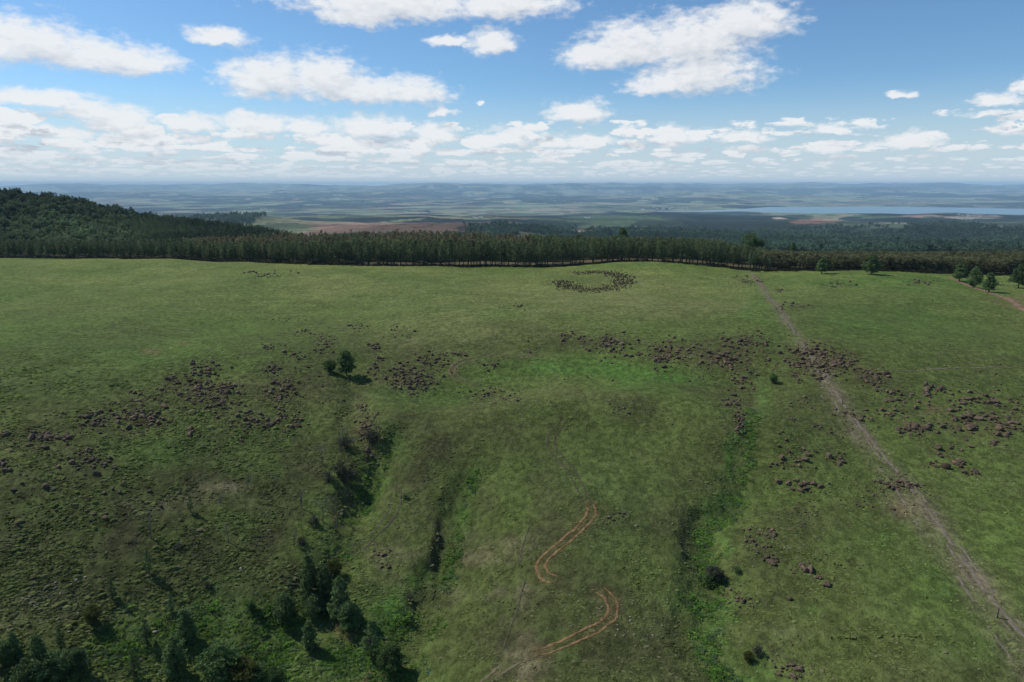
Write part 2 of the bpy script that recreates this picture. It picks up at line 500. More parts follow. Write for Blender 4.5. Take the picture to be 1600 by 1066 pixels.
def cover(X, Y, Z):
    px, py = project(X, Y, Z)
    n1 = fbm(X / 30, Y / 30, 4, 41) * 2
    n2 = fbm(X / 7, Y / 9, 4, 43) * 2
    n3 = fbm(X / 2.2, Y / 2.2, 3, 47) * 2
    # wobble the patch outlines so that none of them is an ellipse
    amp = np.clip(2600 / np.maximum(Y, 40), 2, 34)
    wx = px + amp * 2.6 * (fbm(X / 16, Y / 16, 4, 51) * 2) + amp * 0.8 * n3
    wy = py + amp * 1.0 * (fbm(X / 16, Y / 16, 4, 57) * 2) + amp * 0.3 * n2
    c = np.tile(np.array((0.080, 0.096, 0.035)), (len(X), 1))  # near grass, darkened to paint the shade of the camera-facing slopes
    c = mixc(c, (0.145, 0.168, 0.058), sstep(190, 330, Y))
    c = mixc(c, (0.088, 0.124, 0.036), 0.45 + 0.9 * n1)
    c = mixc(c, (0.155, 0.160, 0.074), splat(wx, wy, PALE) * (0.8 + 0.8 * n2))
    c = mixc(c, (0.047, 0.050, 0.024), splat(wx, wy, OLIVE_AND_SHADE) * (0.85 + 0.9 * n2))  # olive grass, its colour deepened with painted shade of slopes turned from the sun
    c = mixc(c, (0.085, 0.085, 0.045), 0.38 * np.clip(n2 * 1.4 + n3 * 0.8 + 0.1, 0, 1) * sstep(260, 120, Y))
    c = mixc(c, (0.068, 0.128, 0.032), splat(wx, wy, LUSH) * (0.85 + 0.9 * n2 + 0.3 * n3))
    c = mixc(c, (0.155, 0.130, 0.090), splat(wx, wy, DRY) * (0.8 + 1.3 * n2 + 0.6 * n3))
    c = mixc(c, (0.100, 0.074, 0.050), splat(wx, wy, ROCKY) * (0.7 + 1.0 * n3))
    c = mixc(c, (0.150, 0.098, 0.066), splat(wx, wy, SOIL) * (1.1 + 1.2 * n3))
    for line, wdt, s in ((PATH_R, 2.0, 0.85), (PATH_R2, 1.6, 0.4), (T1, 1.35, 0.5), (T2, 1.35, 0.5)):
        m = (Y > 40) & (Y < 420) & (X > -40)
        d, t, sd_ = dist_poly(X[m], Y[m], PATHS[id(line)])
        f = np.zeros(X.shape)
        f[m] = s * np.exp(-((d + 0.7 * n3[m]) / wdt) ** 2) * (0.85 + 0.9 * n2[m])
        c = mixc(c, (0.150, 0.128, 0.092) if line in (PATH_R, PATH_R2) else (0.088, 0.066, 0.036), f)
    # raw earth on the steep gully banks
    m = (Y > 45) & (Y < 210) & (np.abs(X) < 150)
    fall = terrain(X[m] - 0.5, Y[m]) - terrain(X[m] + 0.5, Y[m])
    f = np.zeros(X.shape)
    f[m] = sstep(0.55, 1.0, fall + 0.25 * n3[m])
    c = mixc(c, (0.095, 0.078, 0.048), 0.6 * f)
    # under the plantation and the hill forest
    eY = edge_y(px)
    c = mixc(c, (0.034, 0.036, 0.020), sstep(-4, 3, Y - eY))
    strip = sstep(4, 8, Y - eY) * sstep(26, 20, Y - eY) * sstep(540, 640, px) * sstep(1500, 1150, px)
    c = mixc(c, (0.135, 0.098, 0.068), strip * (0.6 + 1.2 * n2 + 0.8 * n3))
    # country below the escarpment
    c[:, 2] *= 0.84
    c[:, 1] *= 1.03
    fr = Y > 620
    x, y = X[fr], Y[fr]
    ppx, ppy = px[fr], py[fr]
    wob = fbm(x / 600, y / 600, 3, 61)
    cf = np.tile(np.array((0.013, 0.022, 0.018)), (len(x), 1))
    a = worley(x / 620 + wob, y / 900 + wob, 71)
    b = worley(x / 300 + 2 * wob, y / 420 - wob, 77)
    big = fbm(x / 3600, y / 3600, 3, 81) * 2
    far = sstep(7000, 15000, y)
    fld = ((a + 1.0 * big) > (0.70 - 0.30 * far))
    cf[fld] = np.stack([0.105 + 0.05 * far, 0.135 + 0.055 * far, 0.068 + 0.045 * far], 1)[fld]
    g2 = fld & (b > 0.72)
    cf[g2] = (0.180, 0.172, 0.105)
    g3 = (~fld) & (b > 0.80)
    cf[g3] = (0.050, 0.075, 0.035)
    g4 = (a > 0.90) & (b < 0.4)
    cf[g4] = (0.230, 0.165, 0.125)
    nr_ = sstep(800, 860, ppx) * sstep(6200, 4800, y)
    soft = np.array((0.034, 0.052, 0.031)) + (a[:, None] - 0.5) * np.array((0.018, 0.026, 0.012))
    cf = cf + (soft - cf) * (0.85 * nr_)[:, None]
    # the right-hand middle slopes are all plantation, the felled plateau is bare pinkish soil
    wpx = ppx + 14 * fbm(x / 160, y / 160, 3, 85) * 2
    wpy = ppy + 2.2 * fbm(x / 160, y / 160, 3, 87) * 2
    pl = sstep(470, 500, wpx) * sstep(815, 800, wpx) * sstep(346.5, 348, wpy) * sstep(369, 366, wpy) * sstep(5000, 4200, y)
    pl *= 1 - 0.8 * sstep(700, 730, wpx) * sstep(351, 353, wpy)
    cf = mixc(cf, (0.215, 0.140, 0.100), pl)
    gh = np.exp(-((ppx - 372) / 95) ** 2 - ((ppy - 337) / 13) ** 2) * sstep(5500, 4800, y)
    cf = mixc(cf, (0.045, 0.062, 0.034), 1.0 * gh * (0.6 + 0.6 * a))
    for (cx, cy, rx, ry, col) in ((1272, 346, 34, 3.2, (.30, .17, .12)), (1214, 342, 10, 1.6, (.34, .27, .2)), (1395, 349, 38, 2.0, (.15, .15, .10)), (1522, 395, 62, 2.6, (.33, .29, .23)),
                                  (870, 328, 44, 2.4, (.22, .2, .14)), (1520, 339, 46, 3.5, (.22, .19, .15)), (910, 362, 20, 5, (.17, .13, .09)), 
                                  (960, 343, 90, 7, (.055, .085, .04)), (1440, 337, 30, 3, (.2, .14, .11)), (1570, 355, 50, 2.0, (.2, .2, .15)), (1430, 317, 60, 2.0, (.2, .17, .13)), (805, 352, 12, 2.0, (.26, .18, .13))):
        u = ((wpx - cx) / rx) ** 2 + ((wpy - cy) / ry) ** 2
        cf = mixc(cf, col, sstep(1.3, 0.7, u))
    hill = (ppx < 480) & (y < 1000)
    cf[hill] = (0.026, 0.038, 0.018)
    cf *= (1 + 0.5 * fbm(x / 120, y / 120, 3, 95))[:, None]
    mixf = sstep(620, 700, y)[:, None]
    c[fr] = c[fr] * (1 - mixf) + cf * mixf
    return np.clip(c, 0.004, 0.6)


def edge_y(px):
    return np.interp(px, [-400, 0, 180, 330, 470, 600, 720, 850, 1000, 1100, 1170, 1300, 1400, 1500, 1600, 1900],
                     [430, 428, 432, 420, 402, 388, 385, 390, 392, 378, 367, 362, 360, 356, 352, 340])


PATHS = {}


# ------------------------------------------------------------------ mesh and object helpers
def mesh_np(name, V, F, mat=None, smooth=False):
    me = bpy.data.meshes.new(name)
    V = np.asarray(V, dtype=np.float32)
    F = np.asarray(F, dtype=np.int32)
    k = F.shape[1]
    me.vertices.add(len(V))
    me.vertices.foreach_set('co', V.ravel())
    me.loops.add(F.size)
    me.loops.foreach_set('vertex_index', F.ravel())
    me.polygons.add(len(F))
    me.polygons.foreach_set('loop_start', np.arange(0, F.size, k, dtype=np.int32))
    me.polygons.foreach_set('loop_total', np.full(len(F), k, dtype=np.int32))
    if smooth:
        me.polygons.foreach_set('use_smooth', np.ones(len(F), dtype=bool))
    me.update()
    me.validate()
    if mat:
        me.materials.append(mat)
    return me


def link(name, data, parent=None, loc=None):
    o = bpy.data.objects.new(name, data)
    C.objects.link(o)
    if parent:
        o.parent = parent
    if loc is not None:
        o.location = loc
    return o


def tag(o, label=None, cat=None, group=None, kind=None):
    if label:
        o['label'] = label
    if cat:
        o['category'] = cat
    if group:
        o['group'] = group
    if kind:
        o['kind'] = kind
    return o


def new_mat(name):
    m = bpy.data.materials.new(name)
    m.use_nodes = True
    t = NT(m.node_tree)
    bs = m.node_tree.nodes['Principled BSDF']
    return m, t, bs


def set_color(me, name, col):
    a = me.attributes.new(name, 'FLOAT_COLOR', 'POINT')
    buf = np.ones((len(col), 4), dtype=np.float32)
    buf[:, :3] = col
    a.data.foreach_set('color', buf.ravel())


# ------------------------------------------------------------------ materials
def mat_ground():
    m, t, bs = new_mat('grassland')
    at = t.n('ShaderNodeAttribute', attribute_name='cover')
    geo = t.n('ShaderNodeNewGeometry')
    pos = geo.outputs['Position']
    camd = t.v('LENGTH', t.v('SUBTRACT', pos, (0, 0, 45)))
    near = t.smooth(pos_y(t, pos), 700.0, 300.0)
    blades = t.noise(pos, 3.2, 5, 0.7)
    clump = t.noise(t.v('MULTIPLY', pos, (1.0, 0.8, 1.0)), 0.75, 5, 0.65, 0.4)
    big = t.noise(pos, 0.09, 5, 0.6)
    v = t.m('ADD', t.smooth(clump, 0.36, 0.66, 0.68, 1.30), t.m('MULTIPLY', t.m('SUBTRACT', blades, 0.5), 1.3))
    v = t.m('MULTIPLY', v, t.smooth(big, 0.3, 0.7, 0.88, 1.12))
    mid = t.noise(t.v('MULTIPLY', pos, (0.7, 1.3, 1.0)), 0.22, 5, 0.68, 0.3)
    v = t.m('MULTIPLY', v, t.smooth(mid, 0.34, 0.66, 0.89, 1.12))
    v = t.m('ADD', t.m('MULTIPLY', v, near), t.m('SUBTRACT', 1.0, near))
    col = t.mix(1.0, at.outputs['Color'], t.comb(v) if hasattr(t, 'comb') else v, 'MULTIPLY')
    # far country: crisp field and wood edges, dots of bush
    vf = t.n('ShaderNodeTexVoronoi', voronoi_dimensions='2D', feature='F1', distance='MANHATTAN')
    wv = t.n('ShaderNodeTexNoise')
    t.put(wv.inputs['Vector'], pos)
    wv.inputs['Scale'].default_value = 0.0016
    t.put(vf.inputs['Vector'], t.v('ADD', pos, t.v('MULTIPLY', t.v('SUBTRACT', wv.outputs['Color'], (.5, .5, .5)), (500, 500, 0))))
    vf.inputs['Scale'].default_value = 0.0026
    sv = t.n('ShaderNodeSeparateColor')
    t.link(vf.outputs['Color'], sv.inputs[0])
    dots = t.smooth(t.noise(pos, 0.018, 4, 0.7), 0.52, 0.60, 1.0, 0.45)
    vfar = t.m('MULTIPLY', t.smooth(sv.outputs[0], 0.25, 0.75, 0.55, 1.45), dots)
    farw = t.smooth(pos_y(t, pos), 1200.0, 2600.0)
    v = t.m('ADD', t.m('MULTIPLY', v, t.m('SUBTRACT', 1.0, farw)), t.m('MULTIPLY', vfar, farw))
    col = t.mix(1.0, at.outputs['Color'], v, 'MULTIPLY')
    # straw-coloured dead blades and dark gaps between tussocks
    straw = t.m('MULTIPLY', t.smooth(t.noise(pos, 5.5, 3, 0.6), 0.60, 0.74), t.m('MULTIPLY', near, 0.45))
    col = t.mix(straw, col, (0.165, 0.150, 0.090))
    t.link(col, bs.inputs['Base Color'])
    bs.inputs['Roughness'].default_value = 0.95
    bs.inputs['Specular IOR Level'].default_value = 0.06
    bmp = t.n('ShaderNodeBump')
    hgt = t.m('ADD', t.m('MULTIPLY', clump, 0.75), t.m('MULTIPLY', blades, 0.22))
    farb = t.m('MULTIPLY', t.noise(pos, 0.045, 4, 0.65), 14.0)
    hgt = t.m('ADD', t.m('MULTIPLY', hgt, near), t.m('MULTIPLY', farb, t.m('SUBTRACT', 1.0, near)))
    t.link(hgt, bmp.inputs['Height'])
    bmp.inputs['Strength'].default_value = 0.75
    bmp.inputs['Distance'].default_value = 1.0
    t.link(bmp.outputs[0], bs.inputs['Normal'])
    return m


def pos_y(t, pos):
    s = t.n('ShaderNodeSeparateXYZ')
    t.link(pos, s.inputs[0])
    return s.outputs[1]


def mat_leaf(name, c1, c2, attr=None, trans=0.38, scale=0.9):
    m, t, bs = new_mat(name)
    geo = t.n('ShaderNodeNewGeometry')
    oi = t.n('ShaderNodeObjectInfo')
    n = t.noise(geo.outputs['Position'], scale, 3, 0.6)
    f = t.smooth(t.m('ADD', n, t.m('MULTIPLY', t.m('SUBTRACT', geo.outputs['Random Per Island'], 0.5), 0.35)), 0.32, 0.68)
    col = t.mix(f, c1, c2)
    if attr:
        at = t.n('ShaderNodeAttribute', attribute_name='tint', attribute_type='INSTANCER')
        col = t.mix(1.0, col, at.outputs['Color'], 'MULTIPLY')
    else:
        col = t.mix(1.0, col, t.smooth(oi.outputs['Random'], 0.0, 1.0, 0.8, 1.2), 'MULTIPLY')
    t.link(col, bs.inputs['Base Color'])
    bs.inputs['Roughness'].default_value = 0.75
    bs.inputs['Specular IOR Level'].default_value = 0.15
    out = m.node_tree.nodes['Material Output']
    tr = t.n('ShaderNodeBsdfTranslucent')
    t.link(col, tr.inputs['Color'])
    mx = t.n('ShaderNodeMixShader')
    mx.inputs[0].default_value = trans
    t.link(bs.outputs[0], mx.inputs[1])
    t.link(tr.outputs[0], mx.inputs[2])
    t.link(mx.outputs[0], out.inputs['Surface'])
    return m


def mat_tuft(name, trans):
    m, t, bs = new_mat(name)
    at = t.n('ShaderNodeAttribute', attribute_name='tint', attribute_type='INSTANCER')
    geo = t.n('ShaderNodeNewGeometry')
    f = t.smooth(geo.outputs['Random Per Island'], 0.0, 1.0, 0.75, 1.3)
    t.link(t.mix(1.0, at.outputs['Color'], f, 'MULTIPLY'), bs.inputs['Base Color'])
    bs.inputs['Roughness'].default_value = 0.9
    bs.inputs['Specular IOR Level'].default_value = 0.05
    tr = t.n('ShaderNodeBsdfTranslucent')
    t.link(bs.inputs['Base Color'].links[0].from_socket, tr.inputs['Color'])
    mx = t.n('ShaderNodeMixShader')
    mx.inputs[0].default_value = trans
    t.link(bs.outputs[0], mx.inputs[1])
    t.link(tr.outputs[0], mx.inputs[2])
    t.link(mx.outputs[0], m.node_tree.nodes['Material Output'].inputs['Surface'])
    return m


def mat_simple(name, c1, c2, scale=1.0, rough=0.9, bump=0.0, local=True, spread=(0.35, 0.65)):
    m, t, bs = new_mat(name)
    if local:
        tc = t.n('ShaderNodeTexCoord')
        vec = tc.outputs['Object']
    else:
        vec = t.n('ShaderNodeNewGeometry').outputs['Position']
    n = t.noise(vec, scale, 5, 0.65)
    col = t.mix(t.smooth(n, spread[0], spread[1]), c1, c2)
    t.link(col, bs.inputs['Base Color'])
    bs.inputs['Roughness'].default_value = rough
    bs.inputs['Specular IOR Level'].default_value = 0.2
    if bump:
        b = t.n('ShaderNodeBump')
        t.link(t.noise(vec, scale * 2.5, 6, 0.7), b.inputs['Height'])
        b.inputs['Strength'].default_value = bump
        t.link(b.outputs[0], bs.inputs['Normal'])
    return m


def mat_rock():
    m, t, bs = new_mat('weathered_dolerite')
    geo = t.n('ShaderNodeNewGeometry')
    oi = t.n('ShaderNodeObjectInfo')
    pos = geo.outputs['Position']
    n = t.noise(pos, 2.6, 6, 0.65)
    col = t.mix(t.smooth(n, 0.32, 0.68), (0.062, 0.046, 0.030), (0.145, 0.107, 0.070))
    col = t.mix(t.m('MULTIPLY', t.smooth(t.noise(pos, 0.6, 3, 0.6), 0.50, 0.66), 0.4), col, (0.150, 0.086, 0.052))     # rusty skins
    col = t.mix(t.m('MULTIPLY', t.smooth(t.noise(pos, 7.0, 4, 0.7), 0.58, 0.70), 0.4), col, (0.18, 0.17, 0.15))        # lichen
    col = t.mix(1.0, col, t.smooth(oi.outputs['Random'], 0, 1, 0.72, 1.2), 'MULTIPLY')
    t.link(col, bs.inputs['Base Color'])
    bs.inputs['Roughness'].default_value = 0.9
    bs.inputs['Specular IOR Level'].default_value = 0.2
    b = t.n('ShaderNodeBump')
    t.link(t.noise(pos, 6.0, 6, 0.7), b.inputs['Height'])
    b.inputs['Strength'].default_value = 0.5
    b.inputs['Distance'].default_value = 0.3
    t.link(b.outputs[0], bs.inputs['Normal'])
    return m


M = {}
M['ground'] = mat_ground()
M['rock'] = mat_rock()
M['pale_rock'] = mat_simple('pale_stone', (0.16, 0.13, 0.10), (0.28, 0.24, 0.19), 2.0, 0.9, 0.4, False)
M['bark'] = mat_simple('bark', (0.045, 0.034, 0.026), (0.10, 0.082, 0.066), 3.0, 0.95, 0.5)
M['dead'] = mat_simple('dead_wood', (0.085, 0.078, 0.074), (0.16, 0.148, 0.14), 4.0, 0.95)
M['pine'] = mat_leaf('pine_needles', (0.070, 0.125, 0.046), (0.150, 0.215, 0.080))
M['dome'] = mat_leaf('dense_leaves', (0.070, 0.130, 0.040), (0.160, 0.235, 0.075))
M['bush'] = mat_leaf('bush_leaves', (0.065, 0.125, 0.042), (0.140, 0.215, 0.070))
M['greybush'] = mat_leaf('grey_twigs', (0.055, 0.062, 0.042), (0.105, 0.115, 0.075))
M['yellowbush'] = mat_leaf('yellow_leaves', (0.07, 0.085, 0.02), (0.12, 0.13, 0.035))
M['plant'] = mat_leaf('plantation_needles', (0.070, 0.105, 0.050), (0.125, 0.165, 0.075))
M['wattle'] = mat_leaf('wattle_leaves', (0.085, 0.095, 0.042), (0.150, 0.145, 0.068))
M['mass'] = mat_leaf('forest_leaves', (0.7, 0.75, 0.7), (1.25, 1.25, 1.2), attr=True, scale=0.35)
M['tuft'] = mat_tuft('grass_blades', 0.0)
M['weed'] = mat_tuft('weed_leaves', 0.4)
M['rut'] = mat_simple('trodden_earth', (0.100, 0.062, 0.027), (0.205, 0.134, 0.064), 1.6, 0.95, 0.5, False)
M['rutgrass'] = mat_simple('grassy_rut', (0.085, 0.080, 0.046), (0.14, 0.112, 0.070), 1.3, 0.95, 0.5, False)
M['rutdark'] = mat_simple('worn_turf', (0.040, 0.042, 0.022), (0.075, 0.066, 0.040), 1.3, 0.95, 0.4, False)
M['straw'] = mat_simple('trampled_straw', (0.100, 0.084, 0.058), (0.165, 0.140, 0.105), 1.1, 0.95, 0.6, False)
M['redsoil'] = mat_simple('red_soil', (0.15, 0.082, 0.05), (0.20, 0.14, 0.095), 0.5, 0.95, 0.4, False)
M['whitewall'] = mat_simple('pale_render', (0.40, 0.40, 0.38), (0.58, 0.58, 0.55), 0.1)
M['post'] = mat_simple('grey_timber', (0.05, 0.045, 0.04), (0.11, 0.10, 0.09), 6.0)


def mat_water():
    m, t, bs = new_mat('lake_water')
    bs.inputs['Base Color'].default_value = (0.15, 0.24, 0.26, 1)
    bs.inputs['Roughness'].default_value = 0.3
    pos = t.n('ShaderNodeNewGeometry').outputs['Position']
    b = t.n('ShaderNodeBump')
    t.link(t.noise(pos, 0.02, 4, 0.6), b.inputs['Height'])
    b.inputs['Strength'].default_value = 0.25
    b.inputs['Distance'].default_value = 6.0
    t.link(b.outputs[0], bs.inputs['Normal'])
    return m


M['water'] = mat_water()

# ------------------------------------------------------------------ the ground: one sheet out to the horizon
az_f = np.arange(-43.0, 43.01, 0.16)
az_c = np.concatenate([np.arange(43.0 + 2.5, 360 - 43.0 - 0.5, 3.0)])
AZ = np.radians(np.concatenate([az_f, az_c]))
RR = np.concatenate([np.geomspace(4, 48, 12)[:-1], np.geomspace(48, 640, 430)[:-1], np.geomspace(640, 52000, 330)])
na, nr = len(AZ), len(RR)
gx = RR[:, None] * np.sin(AZ)[None, :]
gy = RR[:, None] * np.cos(AZ)[None, :]
GX, GY = gx.ravel(), gy.ravel()
GZ = terrain(GX, GY)
ii = np.arange(nr - 1)[:, None] * na
jj = np.arange(na)[None, :]
jn = (jj + 1) % na
F = np.stack([ii + jj, ii + na + jj, ii + na + jn, ii + jn], -1).reshape(-1, 4)[:, ::-1]
V = np.stack([GX, GY, GZ], 1)
me = mesh_np('ground', V, F, M['ground'], True)
if me.polygons[1000].normal.z < 0:
    me.flip_normals()
ground = link('ground', me)
tag(ground, 'open green grassland falling away to a wide hazy valley and distant hills', kind='structure')
bpy.context.view_layer.update()


def hit(px, py):
    d = Vector(ray(px, py)).normalized()
    ok, loc, nor, idx = ground.ray_cast(Vector((0, 0, CAMZ)), d)
    if not ok:
        x, y = coarse_hit(px, py)
        loc = Vector((x, y, 0))
    return loc


def drop(x, y):
    ok, loc, nor, idx = ground.ray_cast(Vector((x, y, 600)), Vector((0, 0, -1)))
    return loc.z if ok else 0.0


for _l in (PATH_R, PATH_R2, T1, T2):
    PATHS[id(_l)] = [tuple(hit(*q)[:2]) for q in _l]
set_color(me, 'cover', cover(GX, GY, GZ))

# water of the far lake
xs = np.linspace(1500, 14500, 60)
ys = np.linspace(8000, 16500, 40)
lx, ly = np.meshgrid(xs, ys)
lv = np.stack([lx.ravel(), ly.ravel(), np.full(lx.size, -393.5)], 1)
li = np.arange(39)[:, None] * 60 + np.arange(59)[None, :]
lf = np.stack([li, li + 1, li + 61, li + 60], -1).reshape(-1, 4)
lake = link('lake', mesh_np('lake', lv, lf, M['water']))
tag(lake, 'long pale blue lake lying in the far valley', kind='structure')

# air between the camera and the far hills
HB = 56000.0
bx = np.array([(x, y, z) for x in (-HB, HB) for y in (-HB, HB) for z in (-640.0, 150.0)])
bf = np.array([(0, 1, 3, 2), (4, 6, 7, 5), (0, 4, 5, 1), (2, 3, 7, 6), (0, 2, 6, 4), (1, 5, 7, 3)])
hm = bpy.data.materials.new('haze_air')
hm.use_nodes = True
hm.node_tree.nodes.clear()
ho = hm.node_tree.nodes.new('ShaderNodeOutputMaterial')
hv = hm.node_tree.nodes.new('ShaderNodeVolumePrincipled')
hv.inputs['Color'].default_value = (0.52, 0.77, 1.0, 1)
hv.inputs['Density'].default_value = 3.5e-5
hv.inputs['Anisotropy'].default_value = 0.0
hm.node_tree.links.new(hv.outputs[0], ho.inputs['Volume'])
haze = link('haze', mesh_np('haze', bx, bf, hm))
tag(haze, 'thin blue haze lying over the whole valley', kind='stuff')


# ------------------------------------------------------------------ tracks and paths, draped on the ground
def catmull(P, step):
    P = np.array(P)
    P = np.vstack([2 * P[0] - P[1], P, 2 * P[-1] - P[-2]])
    out = []
    for i in range(1, len(P) - 2):
        p0, p1, p2, p3 = P[i - 1], P[i], P[i + 1], P[i + 2]
        n = max(2, int(np.linalg.norm(p2 - p1) / step))
        for t in np.arange(n) / n:
            out.append(0.5 * ((2 * p1) + (-p0 + p2) * t + (2 * p0 - 5 * p1 + 4 * p2 - p3) * t * t + (-p0 + 3 * p1 - 3 * p2 + p3) * t ** 3))
    out.append(P[-2])
    return np.array(out)


def strips(name, specs, mat, label, step=0.3, lift=0.045):
    """specs: (pixel polyline, sideways offset, width, taper) - each a ragged ribbon; all ribbons of one track are one sheet"""
    VV, FF = [], []
    jit = np.random.default_rng(len(label))
    for spec in specs:
        pts, off, wid, taper, seed = spec[:5]
        gaps = spec[5] if len(spec) > 5 else None
        w3 = [hit(*p) for p in pts]
        c = catmull([(p.x, p.y) for p in w3], step)
        tg = np.gradient(c, axis=0)
        tg /= np.linalg.norm(tg, axis=1)[:, None] + 1e-9
        nm = np.stack([-tg[:, 1], tg[:, 0]], 1)
        s = np.arange(len(c)) * step
        wob = fbm(s / 1.3, s * 0 + seed, 3, 5) * 2
        u = np.linspace(0, 1, len(c))
        fade = np.minimum(1, np.minimum(u, 1 - u) / max(taper, 1e-3)) ** 0.7
        base = len(VV)
        wl = (wid * (0.5 + 0.95 * fbm(s / 0.7, s * 0 + seed + 3, 3, 7)) * fade + 0.02)
        wr = (wid * (0.5 + 0.95 * fbm(s / 0.7, s * 0 + seed + 9, 3, 9)) * fade + 0.02)
        mid = c + nm * (off + 0.18 * wob)[:, None]
        for k in range(len(c)):
            for a, up in ((-wr[k], 0.6), (-wr[k] * 0.55, 2.0), (wl[k] * 0.5, .8), (wl[k], 0.7)):
                q = mid[k] + nm[k] * (a + jit.normal() * .03)
                VV.append((q[0], q[1], drop(q[0], q[1]) + lift * up + abs(jit.normal()) * 0.015))
            if k:
                b = base + 4 * k
                if gaps and fbm(np.array([s[k] / 3.1]), np.array([seed + 40.0]), 3, 11)[0] < gaps:
                    continue
                for j in range(3):
                    FF.append((b - 4 + j, b - 3 + j, b + 1 + j, b + j))
    me = mesh_np(name, VV, FF, mat, True)
    if len(me.polygons) and me.polygons[len(me.polygons) // 2].normal.z < 0:
        me.flip_normals()
    o = link(name, me)
    return tag(o, label, kind='structure')


T3 = [(838, 1022), (805, 1034), (780, 1050), (760, 1066), (745, 1085)]
strips('dirt_track', [(T1, 0.70, 0.32, .05, 1), (T1, -0.70, 0.34, .05, 2)], M['rut'], 'upper bare curve of the twin-rutted brown vehicle track on the grass')
strips('dirt_track', [(T2, 0.70, 0.30, .10, 3, -.42), (T2, -0.70, 0.36, .10, 4)], M['rut'], 'lower hooked curve of the twin-rutted brown vehicle track on the grass')
strips('grassy_track', [(T3, 0.72, 0.3, .3, 5, -.1), (T3, -0.72, 0.34, .3, 6, -.1)], M['rutgrass'], 'overgrown end of the vehicle track running out at the bottom edge')
T4 = [(884, 652), (876, 664), (863, 680), (862, 698), (880, 722), (893, 738), (905, 760), (918, 785)]
strips('worn_track', [(T4, 0.7, 0.28, .2, 7), (T4, -0.7, 0.28, .2, 8)], M['rutdark'], 'faint worn wheel marks leading up the spur from the brown track')
T5 = [(620, 768), (616, 795), (592, 828), (563, 855), (540, 874)]
strips('worn_track', [(T5, 0.9, 0.34, .2, 9), (T5, -1.0, 0.30, .3, 10)], M['rutdark'], 'dark twin wheel marks curving downhill between the two gullies')
T6 = [(790, 556), (776, 551), (745, 560), (720, 566), (706, 578), (713, 590), (735, 599), (770, 602)]
strips('worn_track', [(T6, 0.8, 0.5, .4, 11), (T6, -0.8, 0.45, .4, 12)], M['rutgrass'], 'brown wheel marks looping round by the reddish boulder patch')
T7 = [(800, 562), (822, 557), (845, 560)]
strips('worn_track', [(T7, 0.8, 0.5, .4, 13), (T7, -0.8, 0.45, .4, 14)], M['rutgrass'], 'short brown wheel scuffs in the dip above the bright green hollow')
T8 = [(838, 812), (826, 850), (815, 900), (800, 950), (782, 1000), (765, 1050)]
strips('worn_track', [(T8, 0.9, 0.24, .3, 15, -.05), (T8, -0.9, 0.24, .3, 16, -.05)], M['rutdark'], 'old parallel wheel marks running straight down beside the brown curve')
strips('footpath', [(PATH_R, 0.1, 0.6, .02, 20, -.16), (PATH_R, .95, 0.3, .02, 21, .03), (PATH_R, -.9, 0.32, .02, 22, .03)], M['straw'], 'long pale trampled path along the fence line', 0.5)
strips('footpath', [(PATH_R2, 0, 0.4, .1, 24, .02)], M['straw'], 'narrow second trail running beside the pale trampled path', 0.5)
strips('dirt_road', [([(1478, 431), (1512, 446), (1548, 458), (1580, 470), (1604, 487), (1640, 505)], 0, 2.2, .15, 30)], M['redsoil'], 'red dirt road cutting the corner of the meadow by the pines', 0.8, 0.08)
strips('footpath', [([(1380, 580), (1440, 579), (1500, 575), (1560, 574), (1620, 576)], 0, 0.5, .3, 34, .0)], M['straw'], 'faint pale trail crossing level above the boulders', 0.6)


# ------------------------------------------------------------------ shapes: foliage, trunks, bare wood, boulders, tufts
def leaves(cent, rad, n, size, r, squash=0.8, droop=0.0):
    """n small bent leaf sprays (quads) spread round each clump centre"""
    cent = np.repeat(np.asarray(cent, float), n, 0)
    rad = np.repeat(np.asarray(rad, float), n)
    N = len(cent)
    d = r.normal(size=(N, 3))
    d /= np.linalg.norm(d, axis=1)[:, None]
    rr = r.uniform(0.25, 1.0, N) ** 0.5 * rad
    pos = cent + d * rr[:, None] * np.array((1, 1, squash))
    a = d + r.normal(size=(N, 3)) * 0.75
    a[:, 2] += 0.2 - droop
    a /= np.linalg.norm(a, axis=1)[:, None]
    b = np.cross(a, r.normal(size=(N, 3)))
    b /= np.linalg.norm(b, axis=1)[:, None] + 1e-9
    s = size * r.uniform(0.6, 1.4, N)
    L = a * s[:, None]
    W = b * (s * 0.42)[:, None]
    v = np.stack([pos - L * 0.5, pos + W * 0.8, pos + L * 0.7, pos - W * 0.8], 1).reshape(-1, 3)
    f = np.arange(N * 4).reshape(-1, 4)
    return v, f


def tube(pts, rads, sides=6):
    pts = np.asarray(pts, float)
    V, F = [], []
    for i, p in enumerate(pts):
        t = pts[min(i + 1, len(pts) - 1)] - pts[max(i - 1, 0)]
        t /= np.linalg.norm(t) + 1e-9
        a = np.cross(t, (0.31, 0.95, 0.07))
        a /= np.linalg.norm(a) + 1e-9
        b = np.cross(t, a)
        for k in range(sides):
            an = 2 * math.pi * k / sides
            V.append(p + (a * math.cos(an) + b * math.sin(an)) * rads[i])
        if i:
            for k in range(sides):
                F.append(((i - 1) * sides + k, (i - 1) * sides + (k + 1) % sides, i * sides + (k + 1) % sides, i * sides + k))
    return np.array(V), np.array(F)


def join(parts):
    V, F, o = [], [], 0
    for v, f in parts:
        V.append(v)
        F.append(np.asarray(f) + o)
        o += len(v)
    return np.vstack(V), np.vstack(F)


